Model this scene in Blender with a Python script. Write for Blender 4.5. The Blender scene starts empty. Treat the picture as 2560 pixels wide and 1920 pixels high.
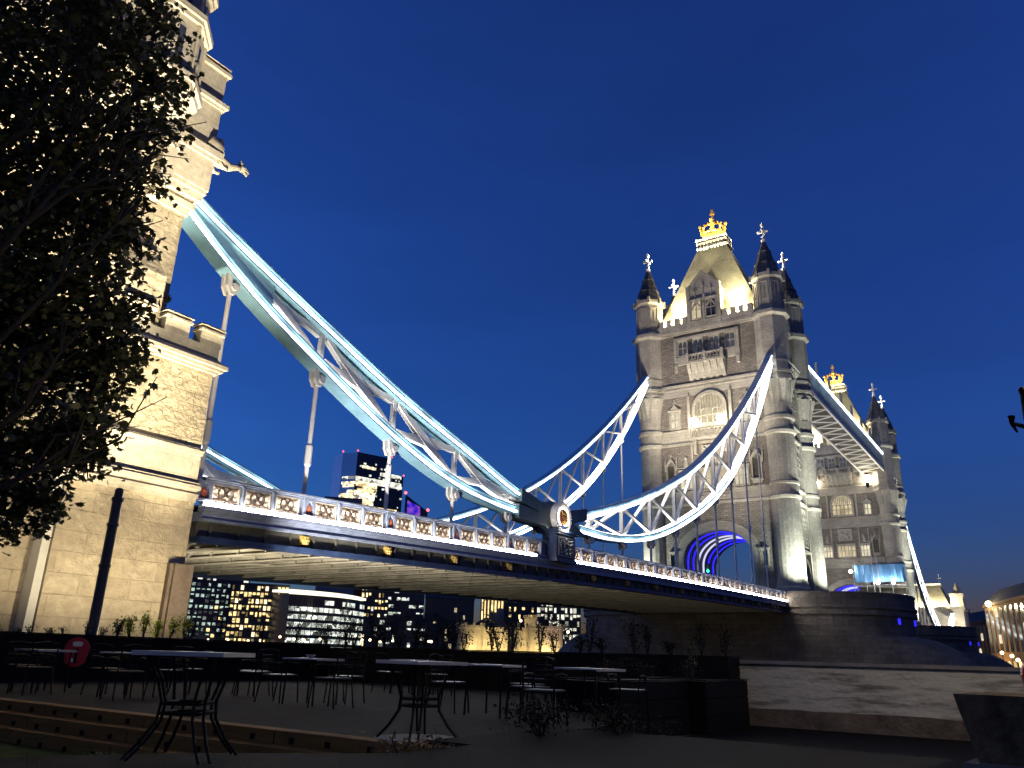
import bpy, bmesh, math, random
import numpy as np
from mathutils import Vector, Matrix
R_ = math.radians
random.seed(7); RNG = np.random.default_rng(11)
SC = bpy.context.scene
COL = SC.collection

# ------------------------------------------------------------------ camera
CAMP = Vector((-18.9705, -37.4164, -4.7720))
YAW, PITCH, ROLL, FPX = 0.5986, 0.3340, 0.0308, 1970.97
_f = Vector((math.cos(PITCH)*math.cos(YAW), math.cos(PITCH)*math.sin(YAW), math.sin(PITCH)))
_r = _f.cross(Vector((0, 0, 1))).normalized(); _u = _r.cross(_f)
CR = _r*math.cos(ROLL) + _u*math.sin(ROLL); CU = -_r*math.sin(ROLL) + _u*math.cos(ROLL)
cam_d = bpy.data.cameras.new('camera'); cam = bpy.data.objects.new('camera', cam_d); COL.objects.link(cam)
M = Matrix((CR, CU, -_f)).transposed().to_4x4(); M.translation = CAMP
cam.matrix_world = M
cam_d.sensor_width = 36.0; cam_d.lens = 36.0*FPX/2560.0
cam_d.clip_start = 0.1; cam_d.clip_end = 6000
SC.camera = cam

def ray(u, v):
    d = _f + CR*((u-1280)/FPX) - CU*((v-960)/FPX)
    return d.normalized()
def at(u, v, dist):          # point seen at photo pixel (u, v), dist metres away over the ground
    d = ray(u, v); h = math.hypot(d.x, d.y)
    return CAMP + d*(dist/h)
def atz(u, v, z):
    d = ray(u, v); return CAMP + d*((z-CAMP.z)/d.z)
def atx(u, v, x):
    d = ray(u, v); return CAMP + d*((x-CAMP.x)/d.x)
def aty(u, v, y):
    d = ray(u, v); return CAMP + d*((y-CAMP.y)/d.y)

# ------------------------------------------------------------------ sky / render
W = bpy.data.worlds.new('World'); SC.world = W; W.use_nodes = True
wn = W.node_tree; wn.nodes.clear()
sky = wn.nodes.new('ShaderNodeTexSky'); sky.sky_type = 'NISHITA'; sky.sun_disc = False
sky.sun_elevation = R_(-0.5); sky.sun_rotation = R_(-20.0)
sky.air_density = 1.0; sky.dust_density = 0.2; sky.ozone_density = 5.6
hs = wn.nodes.new('ShaderNodeHueSaturation'); hs.inputs['Saturation'].default_value = 1.0
bg = wn.nodes.new('ShaderNodeBackground'); bg.inputs[1].default_value = SKY_STR = 0.84
wo = wn.nodes.new('ShaderNodeOutputWorld')
_tc = wn.nodes.new('ShaderNodeTexCoord'); _mp = wn.nodes.new('ShaderNodeMapping'); _mp.inputs['Scale'].default_value = (1.0, 1.0, 4.5)
_nz = wn.nodes.new('ShaderNodeTexNoise'); _nz.inputs['Scale'].default_value = 2.2; _nz.inputs['Detail'].default_value = 6.0; _nz.inputs['Roughness'].default_value = .6
_mr = wn.nodes.new('ShaderNodeMapRange'); _mr.inputs[1].default_value = .35; _mr.inputs[2].default_value = .75; _mr.inputs[3].default_value = .95; _mr.inputs[4].default_value = 1.10   # faint thin cloud
_vs = wn.nodes.new('ShaderNodeVectorMath'); _vs.operation = 'SCALE'
wn.links.new(_tc.outputs['Generated'], _mp.inputs['Vector']); wn.links.new(_mp.outputs[0], _nz.inputs['Vector']); wn.links.new(_nz.outputs[0], _mr.inputs[0]); wn.links.new(_mr.outputs[0], _vs.inputs['Scale']); wn.links.new(sky.outputs[0], _vs.inputs[0])
wn.links.new(_vs.outputs[0], hs.inputs['Color']); wn.links.new(hs.outputs[0], bg.inputs[0]); wn.links.new(bg.outputs[0], wo.inputs[0])
SC.view_settings.view_transform = 'Standard'; SC.view_settings.look = 'None'
SC.view_settings.exposure = 0.0; SC.view_settings.gamma = 1.0; SC.view_settings.use_curve_mapping = False
SC.render.engine = 'CYCLES'
SC.cycles.use_denoising = True
SC.cycles.sample_clamp_indirect = 6.0
SC.cycles.max_bounces = 5; SC.cycles.diffuse_bounces = 2; SC.cycles.glossy_bounces = 2; SC.cycles.transmission_bounces = 2
SC.cycles.caustics_reflective = False; SC.cycles.caustics_refractive = False

WARM = (1.0, 0.80, 0.48); CREAM = (1.0, 0.88, 0.66); COOL = (0.80, 0.97, 0.86); WHITE = (1.0, 0.96, 0.92)
def lamp_spot(loc, target, power, color, angle=60, blend=1.0, size=0.25):
    d = bpy.data.lights.new('flood_light', 'SPOT'); d.energy = power; d.color = color
    d.spot_size = R_(angle); d.spot_blend = blend; d.shadow_soft_size = size
    o = bpy.data.objects.new('flood_light', d); COL.objects.link(o); o.location = loc
    o.rotation_euler = (Vector(target)-Vector(loc)).to_track_quat('-Z', 'Y').to_euler()
    return o
def lamp_point(loc, power, color, size=0.2):
    d = bpy.data.lights.new('lamp_light', 'POINT'); d.energy = power; d.color = color; d.shadow_soft_size = size
    o = bpy.data.objects.new('lamp_light', d); COL.objects.link(o); o.location = loc; return o

# ------------------------------------------------------------------ materials
def nodes(name):
    m = bpy.data.materials.new(name); m.use_nodes = True
    nt = m.node_tree; b = nt.nodes['Principled BSDF']
    return m, nt, b
def N(nt, t, **kw):
    n = nt.nodes.new(t)
    for k, v in kw.items():
        if hasattr(n, k): setattr(n, k, v)
        else: n.inputs[k].default_value = v
    return n
def mixrgb(nt, fac, a, b, mode='MIX'):
    n = nt.nodes.new('ShaderNodeMix'); n.data_type = 'RGBA'; n.blend_type = mode
    for sock, val in ((n.inputs[0], fac), (n.inputs[6], a), (n.inputs[7], b)):
        if hasattr(val, 'links'): nt.links.new(val, sock)
        else: sock.default_value = val
    return n.outputs[2]
def c4(c): return (c[0], c[1], c[2], 1.0)
def plain(name, col, rough=0.6, metal=0.0, noise=0.25, scale=3.0, bump=0.0, bscale=20.0):
    m, nt, b = nodes(name)
    tc = N(nt, 'ShaderNodeTexCoord')
    nz = N(nt, 'ShaderNodeTexNoise', Scale=scale, Detail=5.0, Roughness=0.65); nt.links.new(tc.outputs['Object'], nz.inputs['Vector'])
    rp = N(nt, 'ShaderNodeMapRange'); rp.inputs[1].default_value = .3; rp.inputs[2].default_value = .7
    nt.links.new(nz.outputs[0], rp.inputs[0])
    lo = tuple(x*(1-noise) for x in col); hi = tuple(min(1, x*(1+noise)) for x in col)
    nt.links.new(mixrgb(nt, rp.outputs[0], c4(lo), c4(hi)), b.inputs['Base Color'])
    b.inputs['Roughness'].default_value = rough; b.inputs['Metallic'].default_value = metal
    if bump:
        n2 = N(nt, 'ShaderNodeTexNoise', Scale=bscale, Detail=4.0); nt.links.new(tc.outputs['Object'], n2.inputs['Vector'])
        bp = N(nt, 'ShaderNodeBump', Strength=bump, Distance=0.05); nt.links.new(n2.outputs[0], bp.inputs['Height'])
        nt.links.new(bp.outputs[0], b.inputs['Normal'])
    return m
def masonry(name, c1, c2, mortar, bw, bh, bump=0.5, rock=0.4, rscale=6.0, msize=0.02, stain=0.35, dist=.06):
    m, nt, b = nodes(name)
    uv = N(nt, 'ShaderNodeTexCoord')
    br = N(nt, 'ShaderNodeTexBrick'); br.offset = 0.5
    br.inputs['Color1'].default_value = c4(c1); br.inputs['Color2'].default_value = c4(c2); br.inputs['Mortar'].default_value = c4(mortar)
    br.inputs['Scale'].default_value = 1.0; br.inputs['Mortar Size'].default_value = msize; br.inputs['Mortar Smooth'].default_value = 0.3
    br.inputs['Bias'].default_value = 0.0; br.inputs['Brick Width'].default_value = bw; br.inputs['Row Height'].default_value = bh
    # a little wobble so that courses are not ruler-straight
    wz = N(nt, 'ShaderNodeTexNoise', Scale=0.9, Detail=2.0); nt.links.new(uv.outputs['UV'], wz.inputs['Vector'])
    vm = N(nt, 'ShaderNodeVectorMath', operation='SCALE'); vm.inputs['Scale'].default_value = 0.05; nt.links.new(wz.outputs['Color'], vm.inputs[0])
    va = N(nt, 'ShaderNodeVectorMath', operation='ADD'); nt.links.new(uv.outputs['UV'], va.inputs[0]); nt.links.new(vm.outputs[0], va.inputs[1])
    nt.links.new(va.outputs[0], br.inputs['Vector'])
    big = N(nt, 'ShaderNodeTexNoise', Scale=0.35, Detail=6.0, Roughness=0.7); nt.links.new(uv.outputs['Object'], big.inputs['Vector'])
    mr = N(nt, 'ShaderNodeMapRange'); mr.inputs[1].default_value = .35; mr.inputs[2].default_value = .7; mr.inputs[3].default_value = 1.0; mr.inputs[4].default_value = 1.0-stain
    nt.links.new(big.outputs[0], mr.inputs[0])
    fine = N(nt, 'ShaderNodeTexNoise', Scale=rscale, Detail=6.0, Roughness=0.6); nt.links.new(uv.outputs['Object'], fine.inputs['Vector'])
    mf = N(nt, 'ShaderNodeMapRange'); mf.inputs[1].default_value = .3; mf.inputs[2].default_value = .7; mf.inputs[3].default_value = .8; mf.inputs[4].default_value = 1.15
    nt.links.new(fine.outputs[0], mf.inputs[0])
    mul = N(nt, 'ShaderNodeMath', operation='MULTIPLY'); nt.links.new(mr.outputs[0], mul.inputs[0]); nt.links.new(mf.outputs[0], mul.inputs[1])
    vs = N(nt, 'ShaderNodeVectorMath', operation='SCALE'); nt.links.new(br.outputs['Color'], vs.inputs[0]); nt.links.new(mul.outputs[0], vs.inputs['Scale'])
    nt.links.new(vs.outputs[0], b.inputs['Base Color'])
    b.inputs['Roughness'].default_value = 0.9
    inv = N(nt, 'ShaderNodeMath', operation='SUBTRACT'); inv.inputs[0].default_value = 1.0; nt.links.new(br.outputs['Fac'], inv.inputs[1])
    ad = N(nt, 'ShaderNodeMath', operation='MULTIPLY_ADD'); nt.links.new(fine.outputs[0], ad.inputs[0]); ad.inputs[1].default_value = rock; nt.links.new(inv.outputs[0], ad.inputs[2])
    bp = N(nt, 'ShaderNodeBump', Strength=bump, Distance=dist); nt.links.new(ad.outputs[0], bp.inputs['Height'])
    nt.links.new(bp.outputs[0], b.inputs['Normal'])
    return m
def matte(*ms):
    for m in ms: m.node_tree.nodes['Principled BSDF'].inputs['Specular IOR Level'].default_value = .08
    return ms[0]
def emis(name, col, strength):
    m, nt, b = nodes(name)
    b.inputs['Base Color'].default_value = c4(tuple(x*.5 for x in col)); b.inputs['Emission Color'].default_value = c4(col)
    b.inputs['Emission Strength'].default_value = strength
    return m
def lit_window(name, col, strength, scale=1.2, thr=0.3, dark=(0.02, 0.025, 0.03), cell=True):
    """glazing with lit rooms behind: brightness differs from pane to pane"""
    m, nt, b = nodes(name)
    tc = N(nt, 'ShaderNodeTexCoord'); oi = N(nt, 'ShaderNodeObjectInfo')
    ad = N(nt, 'ShaderNodeVectorMath', operation='ADD'); nt.links.new(tc.outputs['Object'], ad.inputs[0])
    sc = N(nt, 'ShaderNodeVectorMath', operation='SCALE'); sc.inputs[0].default_value = (31, 17, 23); nt.links.new(oi.outputs['Random'], sc.inputs['Scale'])
    nt.links.new(sc.outputs[0], ad.inputs[1])
    if cell:
        v = N(nt, 'ShaderNodeTexVoronoi', Scale=scale); out = v.outputs['Color']
    else:
        v = N(nt, 'ShaderNodeTexNoise', Scale=scale, Detail=3.0); out = v.outputs[0]
    nt.links.new(ad.outputs[0], v.inputs['Vector'])
    mr = N(nt, 'ShaderNodeMapRange'); mr.inputs[1].default_value = thr; mr.inputs[2].default_value = 0.9; mr.inputs[3].default_value = 0.06; mr.inputs[4].default_value = 1.0
    sp = N(nt, 'ShaderNodeSeparateColor'); nt.links.new(out, sp.inputs[0]); nt.links.new(sp.outputs[0], mr.inputs[0])
    mu = N(nt, 'ShaderNodeMath', operation='MULTIPLY'); mu.inputs[1].default_value = strength; nt.links.new(mr.outputs[0], mu.inputs[0])
    b.inputs['Base Color'].default_value = c4(dark); b.inputs['Roughness'].default_value = 0.15
    b.inputs['Emission Color'].default_value = c4(col); nt.links.new(mu.outputs[0], b.inputs['Emission Strength'])
    return m

MT = {}
MT['granite'] = masonry('granite_walling', (.30, .265, .23), (.20, .18, .16), (.12, .11, .10), 0.75, 0.30, bump=1.0, rock=.9, rscale=5.0, msize=.025)
MT['portland'] = masonry('dressed_stone', (.44, .41, .36), (.38, .355, .31), (.26, .24, .21), 1.1, 0.45, bump=.35, rock=.25, rscale=4.0, msize=.012, stain=.4)
MT['ashlar_cream'] = masonry('rough_cream_stone', (.47, .385, .245), (.40, .325, .205), (.36, .29, .18), 1.75, 0.66, bump=.9, rock=1.7, rscale=3.4, msize=.018, stain=.22, dist=.075)
MT['ashlar_small'] = masonry('rough_cream_courses', (.46, .38, .25), (.38, .315, .205), (.34, .28, .18), 1.15, 0.43, bump=.9, rock=1.7, rscale=3.8, msize=.018, stain=.22, dist=.07)
MT['ashlar_fine'] = masonry('smooth_cream_stone', (.50, .44, .33), (.45, .39, .285), (.33, .28, .20), 1.3, 0.6, bump=.3, rock=.25, rscale=5.0, msize=.01, stain=.35)
MT['pier'] = masonry('pier_granite', (.20, .165, .125), (.145, .12, .09), (.09, .085, .08), 1.9, 0.62, bump=.7, rock=.5, rscale=2.5, msize=.02, stain=.45)
MT['slate'] = masonry('roof_slates', (.30, .285, .21), (.24, .23, .17), (.10, .095, .08), 0.32, 0.26, bump=.6, rock=.3, rscale=8.0, msize=.02, stain=.4)
MT['spire'] = masonry('spire_stone', (.22, .205, .19), (.14, .13, .12), (.06, .06, .055), 0.7, 0.4, bump=.6, rock=.5, rscale=5.0, stain=.6)
MT['finial'] = plain('white_finial_stone', (.78, .76, .70), .6, noise=.1)
MT['teal'] = plain('pale_blue_paint', (.29, .51, .62), .45, noise=.18, scale=1.2, bump=.08, bscale=8)
MT['teal_dark'] = plain('darkened_teal', (.06, .10, .11), .4, noise=.3, scale=2)
MT['white_paint'] = plain('white_paint', (.80, .76, .70), .5, noise=.12, scale=2)
MT['blue_grey'] = plain('blue_grey_paint', (.22, .245, .31), .45, noise=.25, scale=2.0, bump=.08)
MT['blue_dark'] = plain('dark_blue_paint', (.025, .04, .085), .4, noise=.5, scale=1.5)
MT['panel_cream'] = plain('cream_paint', (.76, .64, .47), .55, noise=.15, scale=6)
MT['lattice'] = plain('dark_bronze_paint', (.10, .065, .04), .5, noise=.2)
MT['shield'] = plain('orange_red_enamel', (.62, .13, .05), .4, noise=.15, scale=6)
MT['girder_buff'] = plain('buff_girder_paint', (.32, .29, .225), .6, noise=.3, scale=.8, bump=.1)
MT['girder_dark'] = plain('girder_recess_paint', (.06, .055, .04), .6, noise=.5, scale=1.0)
MT['gold_dull'] = plain('dull_gilding', (.55, .36, .09), .5, metal=.3, noise=.5, scale=9)
MT['gold'] = plain('gold_leaf', (1.0, .55, .10), .35, metal=.35, noise=.15, scale=8)
MT['led'] = emis('white_led_strip', (1.0, .97, .98), 9.0)
MT['led_deck'] = emis('white_parapet_led', (1.0, .95, .93), 65.0)
MT['led_chain'] = emis('white_chain_led', (.97, .98, 1.0), 7.0)
def patchy(m, lo, hi, scale):
    nt = m.node_tree; b = nt.nodes['Principled BSDF']; tc = N(nt, 'ShaderNodeTexCoord'); n = N(nt, 'ShaderNodeTexNoise', Scale=scale, Detail=2.0); nt.links.new(tc.outputs['Object'], n.inputs['Vector'])
    r = N(nt, 'ShaderNodeMapRange'); r.inputs[1].default_value = .35; r.inputs[2].default_value = .65; r.inputs[3].default_value = lo; r.inputs[4].default_value = hi
    nt.links.new(n.outputs[0], r.inputs[0]); nt.links.new(r.outputs[0], b.inputs['Emission Strength'])
patchy(MT['led_chain'], 2.2, 9.5, .55)
MT['added_wash_soft'] = emis('soft_added_wash', (1.0, .97, .93), 9.0)  # for strips added to brighten the lattice
MT['led_wash'] = emis('white_wash_led', (1.0, .97, .93), 7.0)  # drum ring, and strips added to brighten the lattice
MT['led_soft'] = emis('white_led_strip_soft', (.86, .97, 1.0), 6.0)
MT['led_blue'] = emis('blue_led', (.03, .025, 1.0), 1.1)
MT['led_white'] = emis('pale_violet_led', (.72, .74, 1.0), 1.0)
MT['lamp_glow'] = emis('lamp_glass', (1.0, .90, .66), 40.0)
MT['pane_warm'] = lit_window('warm_lit_glazing', (1.0, .83, .50), 1.1, .5, .1, cell=False)
MT['pane_dim'] = lit_window('dim_glazing', (.85, .85, .9), .10, .5, .2, dark=(.05, .055, .07), cell=False)
MT['pane_bright'] = lit_window('bright_glazing', (1.0, .88, .62), 1.5, .5, .05, cell=False)
MT['pane_dark'] = plain('dark_glazing', (.03, .035, .045), .12, noise=.3)
MT['asphalt'] = plain('asphalt', (.05, .05, .05), .85, noise=.3, scale=6, bump=.3, bscale=60)
MT['black_metal'] = plain('black_metal', (.006, .006, .006), .5, noise=.3)
MT['tabletop'] = plain('brushed_metal_tabletop', (.42, .42, .42), .32, metal=.6, noise=.1, scale=9)

# ------------------------------------------------------------------ mesh helper
class MB:
    def __init__(s): s.v = []; s.f = []; s.T = None; s.smooth = False; s.caps = True
    def add(s, vs, fs):
        o = len(s.v)
        if s.T is not None: vs = [tuple(s.T @ Vector(p)) for p in vs]
        s.v += [tuple(p) for p in vs]; s.f += [tuple(i+o for i in f) for f in fs]
    def box(s, x0, y0, z0, x1, y1, z1):
        s.add([(x0,y0,z0),(x1,y0,z0),(x1,y1,z0),(x0,y1,z0),(x0,y0,z1),(x1,y0,z1),(x1,y1,z1),(x0,y1,z1)],
              [(0,3,2,1),(4,5,6,7),(0,1,5,4),(1,2,6,5),(2,3,7,6),(3,0,4,7)])
    def prism(s, poly, z0, z1, top=None):        # poly [(x,y)], optional other polygon on top
        n = len(poly); t = top or poly
        s.add([(x,y,z0) for x,y in poly]+[(x,y,z1) for x,y in t],
              [tuple(range(n-1,-1,-1)), tuple(range(n,2*n))]+[(i,(i+1)%n,n+(i+1)%n,n+i) for i in range(n)])
    def plate(s, poly, y0, y1, ax='y'):          # polygon in the xz plane extruded in y (ax='x': yz plane extruded in x)
        n = len(poly)
        if ax == 'y': A = [(a,y0,z) for a,z in poly]; B = [(a,y1,z) for a,z in poly]
        else: A = [(y0,a,z) for a,z in poly]; B = [(y1,a,z) for a,z in poly]
        s.add(A+B, [tuple(range(n)), tuple(range(2*n-1,n-1,-1))]+[(i,n+i,n+(i+1)%n,(i+1)%n) for i in range(n)])
    def lathe(s, prof, n=16, c=(0,0), ph=0.0, cap=True):
        vs = []; fs = []
        for r, z in prof:
            for k in range(n):
                a = ph+2*math.pi*k/n; vs.append((c[0]+r*math.cos(a), c[1]+r*math.sin(a), z))
        m = len(prof)
        for i in range(m-1):
            for k in range(n):
                k2 = (k+1)%n; fs.append((i*n+k, i*n+k2, (i+1)*n+k2, (i+1)*n+k))
        if cap: fs.append(tuple(range(n-1,-1,-1))); fs.append(tuple((m-1)*n+k for k in range(n)))
        s.add(vs, fs)
    def tube(s, pts, r, n=8):
        pts = [Vector(p) for p in pts]; rs = r if isinstance(r, (list, tuple)) else [r]*len(pts)
        vs = []; fs = []; prev = None
        for i, p in enumerate(pts):
            d = (pts[min(i+1,len(pts)-1)]-pts[max(i-1,0)]).normalized()
            up = prev if prev is not None else (Vector((0,0,1)) if abs(d.z) < .9 else Vector((1,0,0)))
            a = (up - d*up.dot(d)).normalized(); b = d.cross(a); prev = a
            for k in range(n):
                t = 2*math.pi*k/n; vs.append(tuple(p+(a*math.cos(t)+b*math.sin(t))*rs[i]))
        for i in range(len(pts)-1):
            for k in range(n):
                k2 = (k+1)%n; fs.append((i*n+k, i*n+k2, (i+1)*n+k2, (i+1)*n+k))
        fs.append(tuple(range(n-1,-1,-1))); fs.append(tuple((len(pts)-1)*n+k for k in range(n)))
        s.add(vs, fs)
    def bar(s, p, q, w, h, up=(0,0,1)):          # rectangular beam from p to q
        p = Vector(p); q = Vector(q); d = (q-p).normalized(); up = Vector(up)
        if abs(d.dot(up)) > .98: up = Vector((1,0,0))
        a = d.cross(up).normalized(); b = a.cross(d)
        vs = []
        for e in (p, q):
            for sa, sb in ((-1,-1),(1,-1),(1,1),(-1,1)): vs.append(tuple(e+a*sa*w/2+b*sb*h/2))
        s.add(vs, [(0,1,2,3),(7,6,5,4),(0,4,5,1),(1,5,6,2),(2,6,7,3),(3,7,4,0)])
    def strip(s, top, bot, y0, y1):              # band between two xz polylines, thick in y
        n = len(top)
        for i in range(n-1):
            pass
        vs = []
        for (xa,za),(xb,zb) in zip(top, bot): vs += [(xa,y0,za),(xb,y0,zb),(xb,y1,zb),(xa,y1,za)]
        fs = [(0,1,2,3), (4*n-1,4*n-2,4*n-3,4*n-4)]
        for i in range(n-1):
            for k in range(4):
                k2 = (k+1)%4; fs.append((4*i+k, 4*i+4+k, 4*i+4+k2, 4*i+k2))
        s.add(vs, fs)
    def ball(s, c, r, n=8, sz=1.0):
        prof = [(max(.001, r*math.sin(math.pi*i/6)), c[2]-r*sz*math.cos(math.pi*i/6)) for i in range(7)]
        s.lathe(prof, n, (c[0], c[1]))
    def build(s, name, mat, parent=None, smooth=False, recalc=True):
        me = bpy.data.meshes.new(name)
        off = Vector((0,0,0)) if parent is None else world_loc(parent)
        me.from_pydata([tuple(Vector(p)-off) for p in s.v], [], s.f)
        if recalc:
            bm = bmesh.new(); bm.from_mesh(me); bmesh.ops.recalc_face_normals(bm, faces=bm.faces); bm.to_mesh(me); bm.free()
        me.update()
        uv = me.uv_layers.new(name='UVMap')
        for p in me.polygons:
            n = p.normal
            if abs(n.z) > .85: t = None
            else:
                l = math.hypot(n.x, n.y); t = (-n.y/l, n.x/l)
            for li in p.loop_indices:
                c = me.vertices[me.loops[li].vertex_index].co + off
                uv.data[li].uv = (c.x, c.y) if t is None else (c.x*t[0]+c.y*t[1], c.z)
        if smooth:
            for p in me.polygons: p.use_smooth = True
        me.materials.append(mat if not isinstance(mat, str) else MT[mat])
        o = bpy.data.objects.new(name, me); COL.objects.link(o)
        if parent is not None: o.parent = parent
        return o
def world_loc(o):
    v = Vector(o.location); p = o.parent
    while p is not None: v = v + Vector(p.location); p = p.parent
    return v
def tag(o, label=None, cat=None, group=None, kind=None):
    if label: o['label'] = label
    if cat: o['category'] = cat
    if group: o['group'] = group
    if kind: o['kind'] = kind
    return o
def thing(name, label, cat, loc=(0,0,0), group=None):
    o = bpy.data.objects.new(name, None); COL.objects.link(o); o.location = loc; o.empty_display_size = .3
    return tag(o, label, cat, group)
def kids(o): return [c for c in bpy.data.objects if c.parent == o]
def copy_tree(o, parent=None):
    c = o.copy(); COL.objects.link(c)
    if parent is not None: c.parent = parent
    for ch in list(o.children): copy_tree(ch, c)
    return c
def arc(cx, cz, rx, rz, a0, a1, n): return [(cx+rx*math.cos(R_(a0+(a1-a0)*i/n)), cz+rz*math.sin(R_(a0+(a1-a0)*i/n))) for i in range(n+1)]
def crom(pts, xs):           # smooth curve through points (monotone x)
    P = np.array(pts, float); X, Z = P[:,0], P[:,1]
    m = np.gradient(Z, X); out = []
    for x in xs:
        i = int(np.clip(np.searchsorted(X, x)-1, 0, len(X)-2)); h = X[i+1]-X[i]; t = (x-X[i])/h
        out.append((1+2*t)*(1-t)**2*Z[i]+t*(1-t)**2*h*m[i]+t*t*(3-2*t)*Z[i+1]+t*t*(t-1)*h*m[i+1])
    return out

# ================================================================== key dimensions (metres)
BAY = 5.486; XA = 0.0; XPIER = 82.3; XT = 92.97; DX2 = 83.6; YC = 9.34
ZWATER = -9.5; ZLAWN = -6.07; ZTERR = -5.62
def ztop(x): return 1.73+.0385*x-.00016*x*x          # parapet rail level over the side span
# ================================================================== bridge tower
TL = 5.31; FX = 6.17; FY = 9.6; ZB = 2.6      # turret x offset, facade half depth, side half width, tower base
def face_T(cx, side):
    """canonical (a along face, d outward, z) -> world"""
    if side == 'south': return Matrix(((0,-1,0,cx-FX),(-1,0,0,0),(0,0,1,0),(0,0,0,1)))
    if side == 'north': return Matrix(((0,1,0,cx+FX),(1,0,0,0),(0,0,1,0),(0,0,0,1)))
    if side == 'east': return Matrix(((1,0,0,cx),(0,-1,0,-FY),(0,0,1,0),(0,0,0,1)))
    if side == 'west': return Matrix(((-1,0,0,cx),(0,1,0,FY),(0,0,1,0),(0,0,0,1)))
def abox(mb, a0, a1, d0, d1, z0, z1): mb.box(a0, d0, z0, a1, d1, z1)
def window(parent, T, a, z0, z1, w, lights=2, pane='pane_dim', arched=False, surround=.16, depth=.26, tr=True, label=True):
    """stone frame with mullions, transom and pointed heads; glazed pane as a sub-part"""
    f = MB(); f.T = T; h = w/2; s = surround
    zs = z1 - (h if arched else 0)
    abox(f, a-h-s, a-h, -.05, depth, z0-s, zs); abox(f, a+h, a+h+s, -.05, depth, z0-s, zs)
    abox(f, a-h, a+h, -.05, depth+.05, z0-s, z0)
    if arched:
        o = arc(a, zs, h+s, h+s, 0, 180, 14); i = arc(a, zs, h, h, 0, 180, 14)  # gl: pale base colour stands in for reflected sky
        for k in range(14): f.plate([o[k], o[k+1], i[k+1], i[k]], -.05, depth)
    else:
        abox(f, a-h-s, a+h+s, -.05, depth, z1, z1+s); abox(f, a-h-s-.12, a+h+s+.12, -.05, depth+.12, z1+s, z1+s+.14)
    lw = w/lights
    for k in range(1, lights):
        x = a-h+lw*k; zz = z1 if not arched else zs+math.sqrt(max(0, h*h-(x-a)**2))
        abox(f, x-.05, x+.05, .02, depth*.7, z0, zz-.02)
    for k in range(lights):                    # pointed heads of the lights
        x0 = a-h+lw*k+.05; x1 = x0+lw-.1; xm = (x0+x1)/2; zt = zs-.02 if arched else z1
        hh = min(.5, lw*.7)
        f.plate([(x0, zt), (x0, zt-hh), (x0+.1*lw, zt-hh*.45), (xm, zt-.05), (xm, zt)], .03, depth*.55)
        f.plate([(xm, zt), (xm, zt-.05), (x1-.1*lw, zt-hh*.45), (x1, zt-hh), (x1, zt)], .03, depth*.55)
    if tr:
        zm = z0+(zs-z0)*.52; abox(f, a-h, a+h, .02, depth*.6, zm-.05, zm+.05)
    if arched:                                  # tracery in the head
        for k in range(1, lights*2):
            if k % 2:
                x = a-h+lw*k/2; zz = zs+math.sqrt(max(0, h*h-(x-a)**2)); abox(f, x-.035, x+.035, .02, depth*.5, zs, zz)
        for rr in (.55, .8):
            o = arc(a, zs, h*rr+.04, h*rr+.04, 0, 180, 12); i = arc(a, zs, h*rr-.04, h*rr-.04, 0, 180, 12)
            for k in range(12): f.plate([o[k], o[k+1], i[k+1], i[k]], .02, depth*.45)
    fo = f.build('window', 'portland', parent)
    p = MB(); p.T = T
    if arched: p.plate([(a-h, z0)]+[(x, z) for x, z in reversed(arc(a, zs, h, h, 0, 180, 14))]+[(a+h, z0)], -.03, .012)
    else: abox(p, a-h, a+h, -.03, .012, z0, z1)
    p.build('pane', pane, fo)
    return fo
def niche(parent, T, a, z0, z1, w=1.1):
    f = MB(); f.T = T; h = w/2
    abox(f, a-h-.18, a-h, -.05, .35, z0, z1-.5); abox(f, a+h, a+h+.18, -.05, .35, z0, z1-.5)
    abox(f, a-h-.25, a+h+.25, -.05, .5, z0-.25, z0); abox(f, a-h-.1, a+h+.1, -.05, .35, z0-.6, z0-.25)
    f.plate([(a-h-.25, z1-.5), (a, z1+.75), (a+h+.25, z1-.5), (a+h+.05, z1-.5), (a, z1+.25), (a-h-.05, z1-.5)], -.05, .45)
    for sg in (-1, 1):
        x = a+sg*(h+.3); abox(f, x-.11, x+.11, -.05, .35, z1-1.2, z1+.2); f.lathe([(.17, z1+.2), (.02, z1+1.0)], 6, (x, .15))
    f.ball((a, .2, z1+.9), .16); f.lathe([(.1, z1+.8), (.14, z1+1.1), (.03, z1+1.35)], 6, (a, .2))
    o = f.build('niche', 'portland', parent)
    d = MB(); d.T = T; abox(d, a-h, a+h, -.05, .006, z0, z1-.55); d.build('shade_panel', 'girder_dark', o)  # flat dark panel, shade of a hollow put into its colour
def octa(r, c=(0,0)): return [(c[0]+r*math.cos(R_(22.5+45*k)), c[1]+r*math.sin(R_(22.5+45*k))) for k in range(8)]
def finial(mb, x, y, z, s=1.0):
    mb.lathe([(.12,z-.9),(.34*s,z-.35),(.42*s,z-.05),(.2*s,z+.05),(.2*s,z+.35),(.34*s,z+.5),(.16*s,z+.62)], 8, (x,y))
    mb.lathe([(.12*s,z+.6),(.12*s,z+2.6)], 6, (x,y))
    for dx, dy in ((1,0),(-1,0),(0,1),(0,-1)):
        mb.bar((x,y,z+1.35),(x+dx*.62*s,y+dy*.62*s,z+1.35), .2*s, .22*s)
        mb.ball((x+dx*.68*s, y+dy*.68*s, z+1.35), .21*s, 6)
    mb.ball((x,y,z+1.85), .2*s, 6); mb.ball((x,y,z+2.45), .3*s, 6, 1.15); mb.lathe([(.1,z+2.6),(.16,z+2.75),(.02,z+3.0)], 6, (x,y))
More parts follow.
